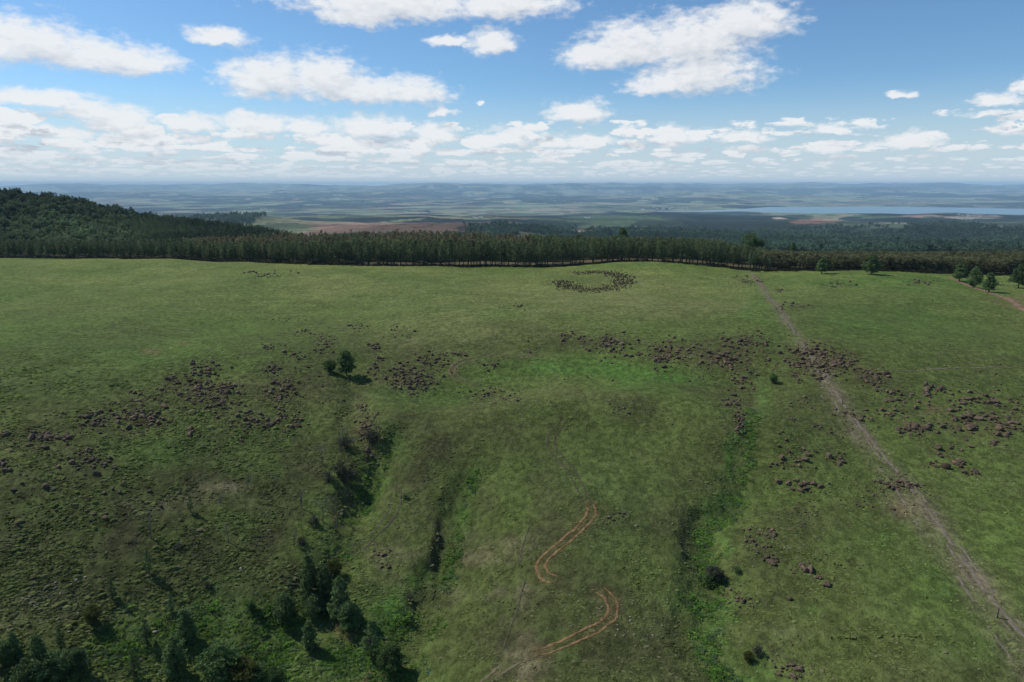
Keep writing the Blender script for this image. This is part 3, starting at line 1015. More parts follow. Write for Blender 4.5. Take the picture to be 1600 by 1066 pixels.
def conifer(seed, h=10.0, w=2.6, bare=0.14, whorls=13, nb=6, leaf=0.34, dens=14, shape=0.8, lean=0.0, gappy=0.15):
    """-> trunk (V,F), crown (V,F): whorled branches carrying needle clumps"""
    r = np.random.default_rng(seed)
    ax = np.array([(lean * h * t * t + r.normal() * 0.02 * h * t * 0.4, r.normal() * 0.02 * h * t * 0.4, h * t) for t in np.linspace(0, 0.985, 8)])
    tr = [tube(ax, np.linspace(0.030 * h ** 0.9 + 0.04, 0.015, 8), 7)]
    cen, rad = [], []
    for i in range(whorls):
        t = bare + (1 - bare) * (i + r.uniform(-0.25, 0.25)) / whorls
        L = w * (1 - max(0, (t - bare) / (1 - bare))) ** shape * r.uniform(0.7, 1.15)
        if t < bare + 0.15:
            L *= 0.75 + 1.6 * max(0, t - bare)
        p0 = np.array([np.interp(t, np.linspace(0, .985, 8), ax[:, k]) for k in range(3)])
        a0 = r.uniform(0, 6.28)
        for k in range(nb):
            if r.random() < gappy:
                continue
            an = a0 + 6.283 * k / nb + r.normal() * 0.25
            l = L * r.uniform(0.65, 1.15) + 0.12
            dr = np.array((math.cos(an), math.sin(an), r.uniform(-0.05, 0.38)))
            tip = p0 + dr * l
            if l > 0.9:
                tr.append(tube([p0, p0 + dr * l * 0.9], [0.035 + 0.012 * l, 0.012], 4))
            m = max(1, int(l / 0.55))
            for j in range(m):
                u = 0.35 + 0.65 * (j + 1) / m
                cen.append(p0 + dr * l * u + r.normal(size=3) * 0.08 * l)
                rad.append(0.20 + 0.16 * l)
    cen.append(ax[-1])
    rad.append(0.3)
    return join(tr), leaves(cen, rad, dens, leaf, r, 0.75)


def broadleaf(seed, h=6.0, w=3.0, base=0.25, clumps=46, dens=40, leaf=0.30, dome=False, stems=1):
    r = np.random.default_rng(seed)
    cz = h * (base + (1 - base) * 0.5)
    hz = h * (1 - base) * 0.5
    cen, rad, tr = [], [], []
    for k in range(stems):
        a = r.uniform(0, 6.28)
        o = np.array((math.cos(a), math.sin(a), 0)) * (0.0 if stems == 1 else 0.35 * w * r.random())
        tr.append(tube([o, o * 1.3 + (r.normal() * .1, r.normal() * .1, h * 0.3), o * 1.6 + (r.normal() * .2, r.normal() * .2, h * 0.7)], [0.03 * h + 0.02, 0.022 * h + 0.015, 0.01 * h], 7))
    while len(cen) < clumps:
        p = r.uniform(-1, 1, 3)
        q = np.linalg.norm(p)
        if q > 1 or q < 0.35:
            continue
        if dome:
            tap = 1 - 0.55 * max(0, p[2])
        else:
            tap = 1 - 0.15 * p[2]
            if r.random() < 0.2:
                p *= r.uniform(1.0, 1.22)
        c = np.array((p[0] * w * 0.8 * tap, p[1] * w * 0.8 * tap, cz + p[2] * hz * 0.85))
        cen.append(c)
        rad.append(w * r.uniform(0.20, 0.34))
        if r.random() < 0.3:
            tr.append(tube([(0, 0, h * base * r.uniform(0.8, 1.4)), c * (0.5, 0.5, 0.8), c], [0.012 * h + 0.01, 0.008 * h + .006, 0.008], 4))
    return join(tr), leaves(cen, rad, dens, leaf, r, 0.8)


def bare_tree(seed, h=5.0, spread=0.5, levels=3):
    r = np.random.default_rng(seed)
    main, br = [], []

    def grow(p, d, l, rad, lv):
        q = p + d * l
        mid = p + d * l * 0.5 + r.normal(size=3) * l * 0.04
        (main if lv == 0 else br).append(tube([p, mid, q], [rad, rad * 0.75, rad * 0.45], 5 if lv < 2 else 3))
        if lv >= levels:
            return
        for k in range(r.integers(4, 7)):
            t = r.uniform(0.3, 1.0)
            a = r.uniform(0, 6.28)
            nd = d * 0.75 + np.array((math.cos(a), math.sin(a), r.uniform(-0.1, 0.5))) * spread
            nd /= np.linalg.norm(nd)
            grow(p + (q - p) * t, nd, l * r.uniform(0.35, 0.6), rad * 0.42, lv + 1)
    grow(np.zeros(3), np.array((r.normal() * .06, r.normal() * .06, 1.0)), h * 0.72, 0.022 * h, 0)
    return join(main), join(br)


def ico(sub):
    import bmesh
    bm = bmesh.new()
    bmesh.ops.create_icosphere(bm, subdivisions=sub, radius=1.0)
    v = np.array([x.co[:] for x in bm.verts])
    f = np.array([[q.index for q in p.verts] for p in bm.faces])
    bm.free()
    return v, f


def rock_mesh(seed, sub=3, name='boulder', mat=None):
    r = np.random.default_rng(seed)
    v, f = ico(sub)
    for k in range(16):                      # flat worn facets
        n = r.normal(size=3)
        n /= np.linalg.norm(n)
        c = r.uniform(0.5, 0.88)
        d = v @ n
        m = d > c
        v[m] -= np.outer(d[m] - c, n) * 0.95
    s = seed * 3.1
    v *= (1 + 0.22 * fbm(v[:, 0] * 1.7 + s, v[:, 1] * 1.7 + v[:, 2] * 1.3, 3, seed))[:, None]
    v *= np.array((1.0, r.uniform(0.7, 0.95), r.uniform(0.7, 1.0)))
    return mesh_np(name, v, f, mat or M['rock'], True)


def tuft_mesh(seed, sides=9, name='tuft'):
    """a grass tussock: a ragged low mound of overhanging blades"""
    r = np.random.default_rng(seed)
    V, F = [], []
    for lv, (rad, z) in enumerate(((1.0, -0.12), (0.86, 0.28), (0.45, 0.62))):
        for k in range(sides):
            a = 6.283 * (k + 0.5 * lv) / sides
            q = rad * r.uniform(0.62, 1.3)
            V.append((0.34 * q * math.cos(a), 0.34 * q * math.sin(a), 0.34 * z * (1 if lv == 0 else r.uniform(0.6, 1.35))))
    V.append((r.normal() * .05, r.normal() * .05, 0.34 * 0.78))
    for lv in range(2):
        for k in range(sides):
            a, b = lv * sides + k, lv * sides + (k + 1) % sides
            F += [(a, b, b + sides), (a, b + sides, a + sides)]
    for k in range(sides):
        F.append((2 * sides + k, 2 * sides + (k + 1) % sides, 3 * sides))
    return mesh_np(name, V, F, M['tuft'])


def grass_clump(seed):
    """loose clump of fine upright blades"""
    r = np.random.default_rng(seed + 900)
    cen = r.normal(size=(6, 3)) * (0.16, 0.16, 0.02) + (0, 0, 0.10)
    v, f = leaves(cen, [0.14] * 6, 9, 0.16, r, 0.5, -1.4)
    return mesh_np('clump', v, f, M['weed'])


# ------------------------------------------------------------------ masses nobody could count: points carrying instances
def scatter(name, pts, protos, scl, tint, label, rotz=None, idx=None):
    n = len(pts)
    col = bpy.data.collections.new(name + '_kinds')
    for k, pm in enumerate(protos):
        po = bpy.data.objects.new('%s_%02d' % (name, k), pm)
        col.objects.link(po)
    me = bpy.data.meshes.new(name)
    me.vertices.add(n)
    me.vertices.foreach_set('co', np.asarray(pts, np.float32).ravel())
    a = me.attributes.new('scl', 'FLOAT_VECTOR', 'POINT')
    a.data.foreach_set('vector', np.asarray(scl, np.float32).ravel())
    a = me.attributes.new('rot', 'FLOAT_VECTOR', 'POINT')
    rt = np.zeros((n, 3), np.float32)
    rt[:, 2] = rng.uniform(0, 6.283, n) if rotz is None else rotz
    a.data.foreach_set('vector', rt.ravel())
    a = me.attributes.new('idx', 'INT', 'POINT')
    a.data.foreach_set('value', (rng.integers(0, len(protos), n) if idx is None else idx).astype(np.int32))
    set_color(me, 'tint', tint)
    o = link(name, me)
    ng = bpy.data.node_groups.new(name + '_scatter', 'GeometryNodeTree')
    ng.interface.new_socket('Geometry', in_out='INPUT', socket_type='NodeSocketGeometry')
    ng.interface.new_socket('Geometry', in_out='OUTPUT', socket_type='NodeSocketGeometry')
    N = ng.nodes
    gi, go = N.new('NodeGroupInput'), N.new('NodeGroupOutput')
    ci = N.new('GeometryNodeCollectionInfo')
    ci.inputs['Collection'].default_value = col
    ci.inputs['Separate Children'].default_value = True
    ci.inputs['Reset Children'].default_value = True
    iop = N.new('GeometryNodeInstanceOnPoints')
    iop.inputs['Pick Instance'].default_value = True

    def attr(nm, ty):
        q = N.new('GeometryNodeInputNamedAttribute')
        q.data_type = ty
        q.inputs['Name'].default_value = nm
        return q.outputs['Attribute']
    Lk = ng.links.new
    e2r = N.new('FunctionNodeEulerToRotation')
    Lk(attr('rot', 'FLOAT_VECTOR'), e2r.inputs[0])
    Lk(gi.outputs[0], iop.inputs['Points'])
    Lk(ci.outputs[0], iop.inputs['Instance'])
    Lk(attr('idx', 'INT'), iop.inputs['Instance Index'])
    Lk(e2r.outputs[0], iop.inputs['Rotation'])
    Lk(attr('scl', 'FLOAT_VECTOR'), iop.inputs['Scale'])
    Lk(iop.outputs[0], go.inputs[0])
    md = o.modifiers.new('scatter', 'NODES')
    md.node_group = ng
    tag(o, label, kind='stuff')
    return o


def tuft_points(n, y0, y1, power, seed):
    r = np.random.default_rng(seed)
    u = r.random(n)
    Y = (y0 ** power + u * (y1 ** power - y0 ** power)) ** (1 / power)
    X = r.uniform(-0.86, 0.86, n) * Y
    return X, Y


def grow_grass():
    X, Y = tuft_points(230000, 50, 330, 0.5, 11)
    clump = fbm(X / 5, Y / 5, 3, 131) * 2
    keep = rng.random(len(X)) < np.clip(0.5 + 1.2 * clump, 0.05, 1) * sstep(330, 150, Y)
    # keep the tracks open
    for line in (T1, T2):
        P = [(p.x, p.y) for p in (hit(*q) for q in line)]
        d, t, s = dist_poly(X, Y, P)
        keep &= ~((np.abs(d - 0.75) < 0.32))
    d, t, s = dist_poly(X, Y, PATHS[id(PATH_R)])
    keep &= (d > 0.8) | (rng.random(len(X)) < 0.15)
    X, Y = X[keep], Y[keep]
    Z = terrain(X, Y)
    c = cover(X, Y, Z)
    n = len(X)
    v = rng.uniform(0.72, 1.32, n) * (1 + 0.25 * fbm(X / 2.5, Y / 2.5, 2, 77) * 2)
    c = c * v[:, None] * 1.08
    kind = rng.integers(0, 8, n)
    c[kind > 3] *= 1.75
    dead = rng.random(n) < 0.10
    c[dead] = c[dead] * 0.4 + np.array((0.13, 0.115, 0.07)) * 0.6
    s = rng.lognormal(0, 0.32, n) * np.where(Y < 140, 0.9, 1.0)
    left = sstep(700, 300, project(X, Y, Z)[0]) * sstep(190, 130, Y)
    s *= 0.58 + 0.20 * left
    S = np.stack([s * 1.45, s * 0.85, s * rng.uniform(0.25, 0.62, n) * (0.7 + 0.9 * left)], 1)
    scatter('grass', np.stack([X, Y, Z - 0.02], 1), [tuft_mesh(k, 8 + k % 3) for k in range(4)] + [grass_clump(k) for k in range(4)], S, c, 'rough tussocky grass covering the near slopes', idx=kind, rotz=rng.normal(size=n) * 0.5 + 0.35)


def grow_weeds():
    pts, tints, scl = [], [], []
    r = np.random.default_rng(21)
    for line, w, n, t0 in ((RAV_M, 0.8, 600, 0.05), (RAV_R, 0.9, 1000, 0.12), (RAV_L, 1.3, 700, 0.25), (RAV_B, .8, 90, 0.2)):
        L = np.array([p[:2] for p in line][:11])
        t = r.uniform(t0, 1, n) * (len(L) - 1)
        i = np.minimum(t.astype(int), len(L) - 2)
        p = L[i] + (L[i + 1] - L[i]) * (t - i)[:, None] + r.normal(size=(n, 2)) * w + (0.7 * w, 0)
        p = p[fbm(p[:, 0] / 9, p[:, 1] / 9, 2, 5) * 2 + r.normal(size=n) * .15 > -.12]
        pts.append(p)
    p = np.vstack(pts)
    # bright undergrowth round the bushes, bottom left
    for (cx, cy, rx, ry, n) in ((300, 985, 40, 40, 420), (390, 1040, 60, 26, 500), (190, 1010, 40, 30, 240), (420, 970, 40, 34, 260), (540, 1030, 50, 24, 420), (620, 975, 24, 24, 200), (600, 1045, 24, 26, 220), (1100, 945, 34, 14, 160)):
        q = np.array([hit(cx + r.normal() * rx * .6, min(1075, cy + r.normal() * ry * .6))[:2] for k in range(n // 2)])
        p = np.vstack([p, q])
    X, Y = p[:, 0], p[:, 1]
    Z = terrain(X, Y)
    n = len(X)
    k = r.random(n)
    c = np.where(k[:, None] < 0.75, np.array((0.150, 0.270, 0.055)), np.array((0.150, 0.235, 0.11))) * r.uniform(0.6, 1.4, n)[:, None]
    s = r.lognormal(-0.25, 0.35, n)
    S = np.stack([s, s, s * 0.8], 1)
    protos = []
    for q in range(4):
        rr = np.random.default_rng(300 + q)
        cen = rr.normal(size=(9, 3)) * (0.3, 0.3, 0.05) + (0, 0, 0.16)
        v, f = leaves(cen, [0.17] * 9, 12, 0.13, rr, 0.6, -.6)
        protos.append(mesh_np('weed', v, f, M['weed']))
    scatter('undergrowth', np.stack([X, Y, Z], 1), protos, S, c, 'bright green weeds and bracken filling the gully beds')


grow_grass()
grow_weeds()

# ------------------------------------------------------------------ boulders
# (px, py, half width, half height, how many, mean size in metres, label)
LBL = {
    'A': 'dark grey boulder in the big crowded rock patch below the bare red scrape',
    'B': 'dark boulder in the loose rock patch farther down the slope from the crowded one',
    'C': 'brown boulder in the small outlying rock piles at the left edge',
    'E': 'brown boulder in the flat low rock patch below the left-hand boulder belt',
    'F': 'grey boulder in the twin rock heaps just above the gully with dead trees',
    'I': 'brown boulder strewn over the slope beside and above the lone dark tree',
    'P': 'reddish boulder in the spread between the lone dark tree and the looping wheel marks',
    'S': 'brown boulder in the small line of rocks below the looping wheel marks',
    'V': 'brown boulder in the rock belt above the bright green hollow',
    'Y': 'brown boulder in the belt between the green hollow and the pale path',
    'Z': 'brown boulder in the thin string of rocks at the head of the right gully',
    'AB': 'reddish boulder in the dense heap lying across the pale path',
    'AD': 'brown boulder strewn in the tail of rocks just beyond the heap on the path',
    'AG': 'big rounded brown boulder in the wide scatter on the slope beyond the pale path',
    'AG1': 'large brown boulder in the short row at the upper end of the open slope scatter',
    'AG2': 'brown boulder in the upper right part of the open slope scatter beyond the path',
    'AG3': 'brown boulder in the middle heap of the open slope scatter, above the big dark one',
    'AG4': 'brown boulder in the compact heap of the slope scatter nearest the pale path',
    'AG5': 'brown boulder in the slope scatter running out of the right edge',
    'AL': 'brown boulder lying near the two large dark boulders on the right slope',
    'AN': 'brown boulder in the loose group between the right gully and the pale path',
    'AP': 'dark red boulder in the lower groups between the gully and the pale path',
    'AQ': 'dark boulder beside the biggest one in the lowest rock group right of the gully',
    'AS': 'small reddish stone in the scatter near the lower gully bend',
    'G': 'brown rock breaking out of the eroded bank of the left gully',
    'U': 'small brown rock on the far meadow near the plantation',
    'PL': 'small rock loose on the open grass of the near slopes',
}
BC = [(322, 620, 52, 24, 80, .95, 'A'), (275, 598, 30, 12, 26, .85, 'A'), (320, 577, 30, 13, 40, .85, 'A'), (350, 605, 20, 12, 18, .9, 'A'),
      (217, 650, 42, 26, 66, .95, 'B'), (146, 657, 22, 20, 26, .9, 'B'), (67, 686, 18, 13, 18, 1.0, 'C'), (103, 681, 10, 10, 9, .9, 'C'), (8, 678, 10, 6, 7, .9, 'C'), (5, 728, 7, 9, 8, 1.0, 'C'),
      (22, 698, 5, 3, 3, .9, 'C'), (136, 720, 36, 14, 30, .85, 'E'), (393, 658, 30, 12, 34, .95, 'F'), (453, 653, 22, 16, 30, .85, 'F'), (298, 678, 11, 6, 11, .85, 'E'), (377, 689, 6, 5, 6, .8, 'E'),
      (505, 535, 19, 14, 26, .9, 'I'), (425, 577, 15, 8, 16, .9, 'I'), (440, 610, 28, 17, 42, .9, 'I'), (465, 555, 20, 6, 13, .8, 'I'), (422, 541, 15, 5, 9, .75, 'I'), (470, 520, 15, 6, 13, .75, 'I'),
      (560, 510, 16, 8, 11, .8, 'I'), (480, 580, 40, 20, 20, .6, 'I'), (586, 543, 11, 6, 13, .85, 'I'), (598, 560, 6, 4, 6, .8, 'I'), (430, 500, 30, 4, 8, .6, 'I'),
      (646, 592, 37, 20, 95, .85, 'P'), (676, 562, 28, 11, 34, .85, 'P'), (583, 580, 25, 16, 24, .7, 'P'), (628, 520, 20, 7, 13, .7, 'P'), (722, 553, 12, 4, 10, .85, 'P'), (769, 571, 17, 8, 12, .7, 'S'),
      (771, 617, 44, 12, 28, .8, 'S'), (800, 625, 16, 5, 6, .8, 'S'), (882, 527, 14, 7, 18, .9, 'V'), (908, 530, 7, 5, 9, .8, 'V'), (958, 540, 31, 17, 58, .9, 'V'), (1041, 554, 38, 17, 80, .95, 'V'),
      (830, 549, 13, 4, 9, .6, 'V'), (845, 528, 30, 10, 8, .5, 'V'), (1134, 564, 38, 13, 58, .95, 'Y'), (1157, 534, 43, 14, 56, .95, 'Y'), (1090, 548, 16, 14, 16, .7, 'Y'), (1200, 550, 20, 20, 12, .7, 'Y'),
      (1159, 597, 21, 17, 30, .85, 'Z'), (1143, 629, 28, 7, 20, .75, 'Z'), (1156, 658, 10, 17, 26, .75, 'Z'), (1110, 590, 40, 10, 8, .5, 'Z'), (969, 642, 17, 15, 12, .6, 'V'),
      (1269, 563, 44, 25, 115, 1.0, 'AB'), (1295, 572, 20, 12, 30, 1.0, 'AB'), (1246, 594, 10, 5, 6, .7, 'AB'), (1324, 566, 17, 12, 24, 1.0, 'AD'), (1370, 592, 18, 13, 34, .95, 'AD'), (1346, 585, 12, 8, 8, .8, 'AD'), (1402, 622, 23, 14, 22, .85, 'AD'),
      (1452, 612, 10, 13, 7, 1.5, 'AG1'), (1470, 611, 9, 4, 4, 1.1, 'AG1'), (1532, 626, 34, 13, 20, 1.2, 'AG2'), (1502, 658, 30, 22, 28, 1.25, 'AG3'), (1431, 670, 28, 11, 25, 1.15, 'AG4'), (1569, 664, 31, 20, 26, 1.15, 'AG5'), (1551, 695, 9, 5, 5, .9, 'AG'), (1410, 645, 30, 10, 6, .8, 'AG'), (1590, 640, 14, 20, 8, 1.0, 'AG5'),
      (1500, 727, 12, 5, 7, 1.0, 'AL'), (1518, 741, 10, 6, 7, .9, 'AL'), (1454, 727, 11, 6, 7, .75, 'AL'), (1465, 711, 7, 3, 4, .9, 'AL'), (1500, 700, 30, 10, 5, .7, 'AL'),
      (1250, 632, 25, 8, 12, .75, 'AN'), (1237, 656, 6, 3, 4, .9, 'AN'), (1244, 718, 31, 17, 22, 1.05, 'AN'), (1310, 719, 14, 10, 8, 1.1, 'AN'), (1290, 680, 60, 20, 10, .5, 'AN'), (1350, 648, 46, 12, 22, .8, 'AD'),
      (1248, 760, 26, 8, 7, 1.25, 'AP'), (1405, 760, 42, 8, 22, .85, 'AP'), (1353, 785, 30, 14, 7, .7, 'AP'), (1205, 835, 14, 8, 8, .8, 'AP'), (1210, 870, 10, 8, 4, .9, 'AP'),
      (1262, 890, 24, 14, 8, .85, 'AQ'), (1293, 914, 4, 2, 2, .9, 'AQ'), (1252, 1046, 28, 12, 16, .55, 'AS'), (1160, 942, 34, 14, 20, .5, 'AS'), (1180, 850, 22, 28, 22, .5, 'AS'), (1250, 800, 30, 20, 16, .35, 'AS'),
      (575, 672, 16, 26, 55, .8, 'G'), (566, 640, 12, 8, 12, .7, 'G'), (575, 712, 8, 8, 14, .8, 'G'), (595, 875, 14, 18, 14, .55, 'PL'), (960, 809, 18, 9, 8, .5, 'PL'),
      (1240, 480, 30, 5, 30, .8, 'U'), (1168, 438, 23, 7, 32, .95, 'U'), (1308, 445, 26, 4, 26, 1.0, 'U'), (1437, 442, 25, 4, 22, 1.0, 'U'), (1216, 454, 6, 2, 6, .8, 'U'), (418, 430, 38, 4, 30, .95, 'U'), (460, 424, 10, 2, 4, .8, 'U'), (810, 480, 28, 5, 14, .7, 'U'), (388, 425, 6, 3, 7, 1.2, 'U'),
      (1490, 465, 60, 8, 8, .5, 'U'), (1580, 445, 20, 4, 10, .9, 'U'),
      (200, 650, 220, 55, 60, .42, 'PL'), (600, 560, 150, 50, 50, .42, 'PL'), (1450, 640, 150, 60, 60, .5, 'PL'), (1080, 550, 170, 26, 50, .5, 'PL'), (300, 650, 300, 60, 50, .45, 'PL'), (520, 580, 160, 60, 60, .4, 'PL'), (1050, 560, 200, 40, 50, .45, 'PL'), (1420, 620, 160, 60, 70, .45, 'PL'), (100, 760, 100, 50, 24, .7, 'PL'), (200, 790, 60, 30, 14, .7, 'PL'), (1300, 720, 160, 60, 40, .4, 'PL'), (1400, 850, 200, 120, 30, .3, 'PL'), (900, 640, 200, 30, 24, .35, 'PL')]
PALES = [(60, 945, 50, 28, 26, .4), (1000, 985, 30, 22, 26, .4), (930, 960, 60, 40, 14, .3), (870, 880, 300, 120, 40, .26), (1300, 830, 120, 80, 40, .28), (120, 920, 60, 20, 12, .45), (378, 888, 3, 2, 2, .7), (590, 865, 30, 14, 14, .3), (1480, 740, 60, 30, 18, .35), (1300, 600, 40, 20, 18, .45), (1190, 870, 60, 40, 26, .3), (245, 985, 4, 4, 4, .6), (527, 1017, 6, 4, 3, .8), (505, 950, 12, 8, 8, .5), (1180, 1000, 30, 20, 10, .3)]
SOLO = [(1465.5, 702, 2.1, 'big dark rounded boulder standing alone on the right slope'),
        (1477, 731, 1.9, 'blocky split dark boulder with a sheer front below the big rounded one'),
        (1257, 891, 1.35, 'biggest dark boulder of the lowest rock group right of the gully'),
        (1447, 603, 2.0, 'pale-topped large boulder at the upper end of the open slope scatter'),
        (70, 762, 1.5, 'single grey boulder on the slope above the dry grass ridge'),
        (28, 821, 1.0, 'single dark boulder low down at the left edge'),
        (1234, 937, 0.9, 'lone half-sunk grey boulder right of the gully bend'),
        (1270, 757, 1.35, 'dark red rounded boulder alone at the end of its small row')]


def lay_boulders():
    r = np.random.default_rng(5)
    rows = []
    for (cx, cy, rx, ry, n, size, key) in BC:
        n = int(n * 2.2)
        tries = 0
        while n > 0 and tries < 4000:
            tries += 1
            u = r.normal(size=2) * 0.58 if key != 'PL' else r.uniform(-1, 1, 2)
            if key != 'PL' and abs(u[0]) + abs(u[1]) > 2.1:
                continue
            px, py = cx + u[0] * rx, cy + u[1] * ry
            if not (-15 < px < 1615 and py < 1070):
                continue
            p = hit(px, py)
            s = 0.86 * size * float(np.clip(r.lognormal(-0.28, 0.55), 0.3, 2.1))
            rows.append([p.x, p.y, p.z, s * 0.5, key])
            n -= 1
    # loose small stones between them
    extra = []
    for a in rows:
        if a[4] != 'PL':
            for k in range(2):
                x, y = a[0] + r.normal() * 1.3, a[1] + r.normal() * 2.2
                extra.append((x, y, r.uniform(.08, .2)))
    ex = np.array(extra)
    ez = terrain(ex[:, 0], ex[:, 1])
    dist = np.array([math.sqrt(a[0] ** 2 + a[1] ** 2 + (a[2] - CAMZ) ** 2) for a in rows])
    order = np.argsort(-np.array([a[3] for a in rows]) / dist)
    protos = [rock_mesh(k) for k in range(10)]
    k0 = 0
    for (px, py, s, lab) in SOLO:
        p = hit(px, py)
        o = link('boulder', protos[k0 % 10], None, (p.x, p.y, p.z + 0.18 * s))
        o.scale = (s * .5, s * .5, s * .55)
        o.rotation_euler = (r.normal() * .15, r.normal() * .15, r.uniform(0, 6.28))
        tag(o, lab, 'boulder')
        k0 += 1
    near, rest = order[:286], order[286:]
    for i in near:
        x, y, z, s, key = rows[i]
        o = link('boulder', protos[int(r.integers(0, 10))], None, (x, y, z + 0.18 * s))
        o.scale = (s * r.uniform(.85, 1.35), s * r.uniform(.75, 1.1), s * r.uniform(.65, 1.1))
        o.rotation_euler = (r.normal() * .2, r.normal() * .2, r.uniform(0, 6.28))
        tag(o, LBL[key], 'boulder', LBL[key].replace(' boulder', ' boulders', 1).replace(' rock ', ' rocks ', 1).replace(' stone ', ' stones ', 1))
    pts = np.array([(rows[i][0], rows[i][1], rows[i][2] + 0.25 * rows[i][3]) for i in rest])
    sc_ = np.array([rows[i][3] for i in rest])[:, None] * r.uniform(.85, 1.2, (len(rest), 3))
    pts = np.vstack([pts, np.stack([ex[:, 0], ex[:, 1], ez], 1)])
    sc_ = np.vstack([sc_, ex[:, 2:3] * r.uniform(.7, 1.4, (len(ex), 3))])
    scatter('rubble', pts, protos, sc_, np.ones((len(pts), 3)), 'smaller brown rocks and stones scattered among the boulders')
    pr = []
    for (cx, cy, rx, ry, n, size) in PALES:
        for k in range(n):
            u = r.normal(size=2) * 0.6
            p = hit(min(max(cx + u[0] * rx, -10), 1610), min(cy + u[1] * ry, 1072))
            pr.append((p.x, p.y, p.z + 0.02, size * r.lognormal(-.2, .35) * 0.5))
    pr = np.array(pr)
    scatter('stones', pr[:, :3], [rock_mesh(40 + k, 1, 'stone', M['pale_rock']) for k in range(5)], pr[:, 3:] * r.uniform(.8, 1.25, (len(pr), 3)) * (1, 1, .7), np.ones((len(pr), 3)), 'small pale stones lying loose in the grass')
    return protos


rocks = lay_boulders()


def stone_enclosure():
    """ruined ring of piled stones on the far meadow; gap on its left"""
    r = np.random.default_rng(15)
    c = hit(925, 439)
    root = link('stone_enclosure', None, None, c)
    tag(root, 'ruined ring of piled brown stones open on one side, on the far meadow', 'stone ring')
    a_, b_ = 54.0, 14.0
    V, F = [], []
    n = 0
    small = [ico(2)]
    TOT = 1200
    while n < TOT:
        an = r.uniform(-math.pi, math.pi)
        ang = math.degrees(an)                       # 0 = right, 90 = far side
        if 125 < ang < 178:
            continue
        thick = 0.10 if (ang > 60) else 0.19
        k = 1 + r.normal() * thick
        p = hit(926 + a_ * math.cos(an) * k * .95, 439.5 - b_ * math.sin(an) * k)
        s = float(np.clip(r.lognormal(-0.72, 0.32), .25, .95)) * (1.25 if (-180 < ang < -120 or -20 < ang < 70) else 1.0) * .42
        v, f = small[0]
        v = v * (1 + 0.3 * fbm(v[:, 0] * 2 + n, v[:, 1] * 2 + v[:, 2], 2, n))[:, None] * r.uniform(.7, 1.1, 3) * s
        V.append(v + np.array((p.x - c.x, p.y - c.y, p.z - c.z + 0.3 * s + r.uniform(0, .35))))
        F.append(f + len(v) * n)
        n += 1
    o = link('piled_stones', mesh_np('piled_stones', np.vstack(V), np.vstack(F), M['rock']), root)
    tag(o, kind='stuff')


stone_enclosure()


# ------------------------------------------------------------------ trees and bushes one can point at
def tree_protos():
    P = {}
    P['pine'] = [conifer(100 + k, 10, 2.5, .07, 15, 7, .36, 26, shape=.7, gappy=.1) for k in range(4)]
    P['slim'] = [conifer(120 + k, 10, 1.9, .18, 12, 6, .34, 18, gappy=.25) for k in range(3)]
    P['lone'] = [conifer(140 + k, 10, 3.4, .20, 12, 7, .42, 28, shape=.5, lean=.04) for k in range(3)]
    P['dome'] = [broadleaf(160 + k, 6, 2.6, .02, 70, 90, .26, dome=True) for k in range(2)]
    P['bush'] = [broadleaf(170 + k, 5, 2.7, .06, 50, 80, .28, stems=3) for k in range(4)]
    P['round'] = [broadleaf(180 + k, 12, 5.5, .25, 60, 40, .6) for k in range(3)]
    P['low'] = [broadleaf(190 + k, 2, 1.3, .02, 22, 40, .17, stems=3) for k in range(3)]
    out = {}
    mats = {'pine': 'pine', 'slim': 'pine', 'lone': 'pine', 'dome': 'dome', 'bush': 'bush', 'round': 'dome', 'low': 'bush'}
    hts = {'pine': 10, 'slim': 10, 'lone': 10, 'dome': 6, 'bush': 5, 'round': 12, 'low': 2}
    for k, lst in P.items():
        out[k] = ([(mesh_np('trunk', *a, M['bark'], True), mesh_np('crown', *b, M[mats[k]])) for a, b in lst], hts[k])
    out['grey'] = ([(mesh_np('trunk', *a, M['dead'], True), mesh_np('crown', *leaves(*b_, M_r), M['greybush'])) for a, b_ in []], 5)
    return out


M_r = np.random.default_rng(3)
TP = tree_protos()
GREYC = {}


def put_tree(name, kind, x, y, z, h, label, cat='tree', wide=1.0, group=None, crown_mat=None, seed=0):
    lst, hh = TP[kind]
    tm, cm = lst[seed % len(lst)]
    if crown_mat:
        key = (cm.name, crown_mat)
        if key not in GREYC:
            c2 = cm.copy()
            c2.materials.clear()
            c2.materials.append(M[crown_mat])
            GREYC[key] = c2
        cm = GREYC[key]
    root = link(name, None, None, (x, y, z - 0.05))
    s = h / hh
    root.scale = (s * wide, s * wide, s)
    root.rotation_euler = (0, 0, random.uniform(0, 6.28))
    tag(root, label, cat, group)
    link('trunk', tm, root)
    link('crown', cm, root)
    return root


def tree_at(name, kind, bx, by, ty, label, cat='tree', wide=1.0, crown_mat=None, seed=0, group=None):
    """base pixel (bx, by) on the ground, top of the crown at pixel row ty"""
    p = hit(bx, by)
    d = ray(bx, ty)
    t = p.y / d[1]
    ztop = CAMZ + d[2] * t
    return put_tree(name, kind, p.x, p.y, p.z, max(0.5, ztop - p.z), label, cat, wide, group, crown_mat, seed)


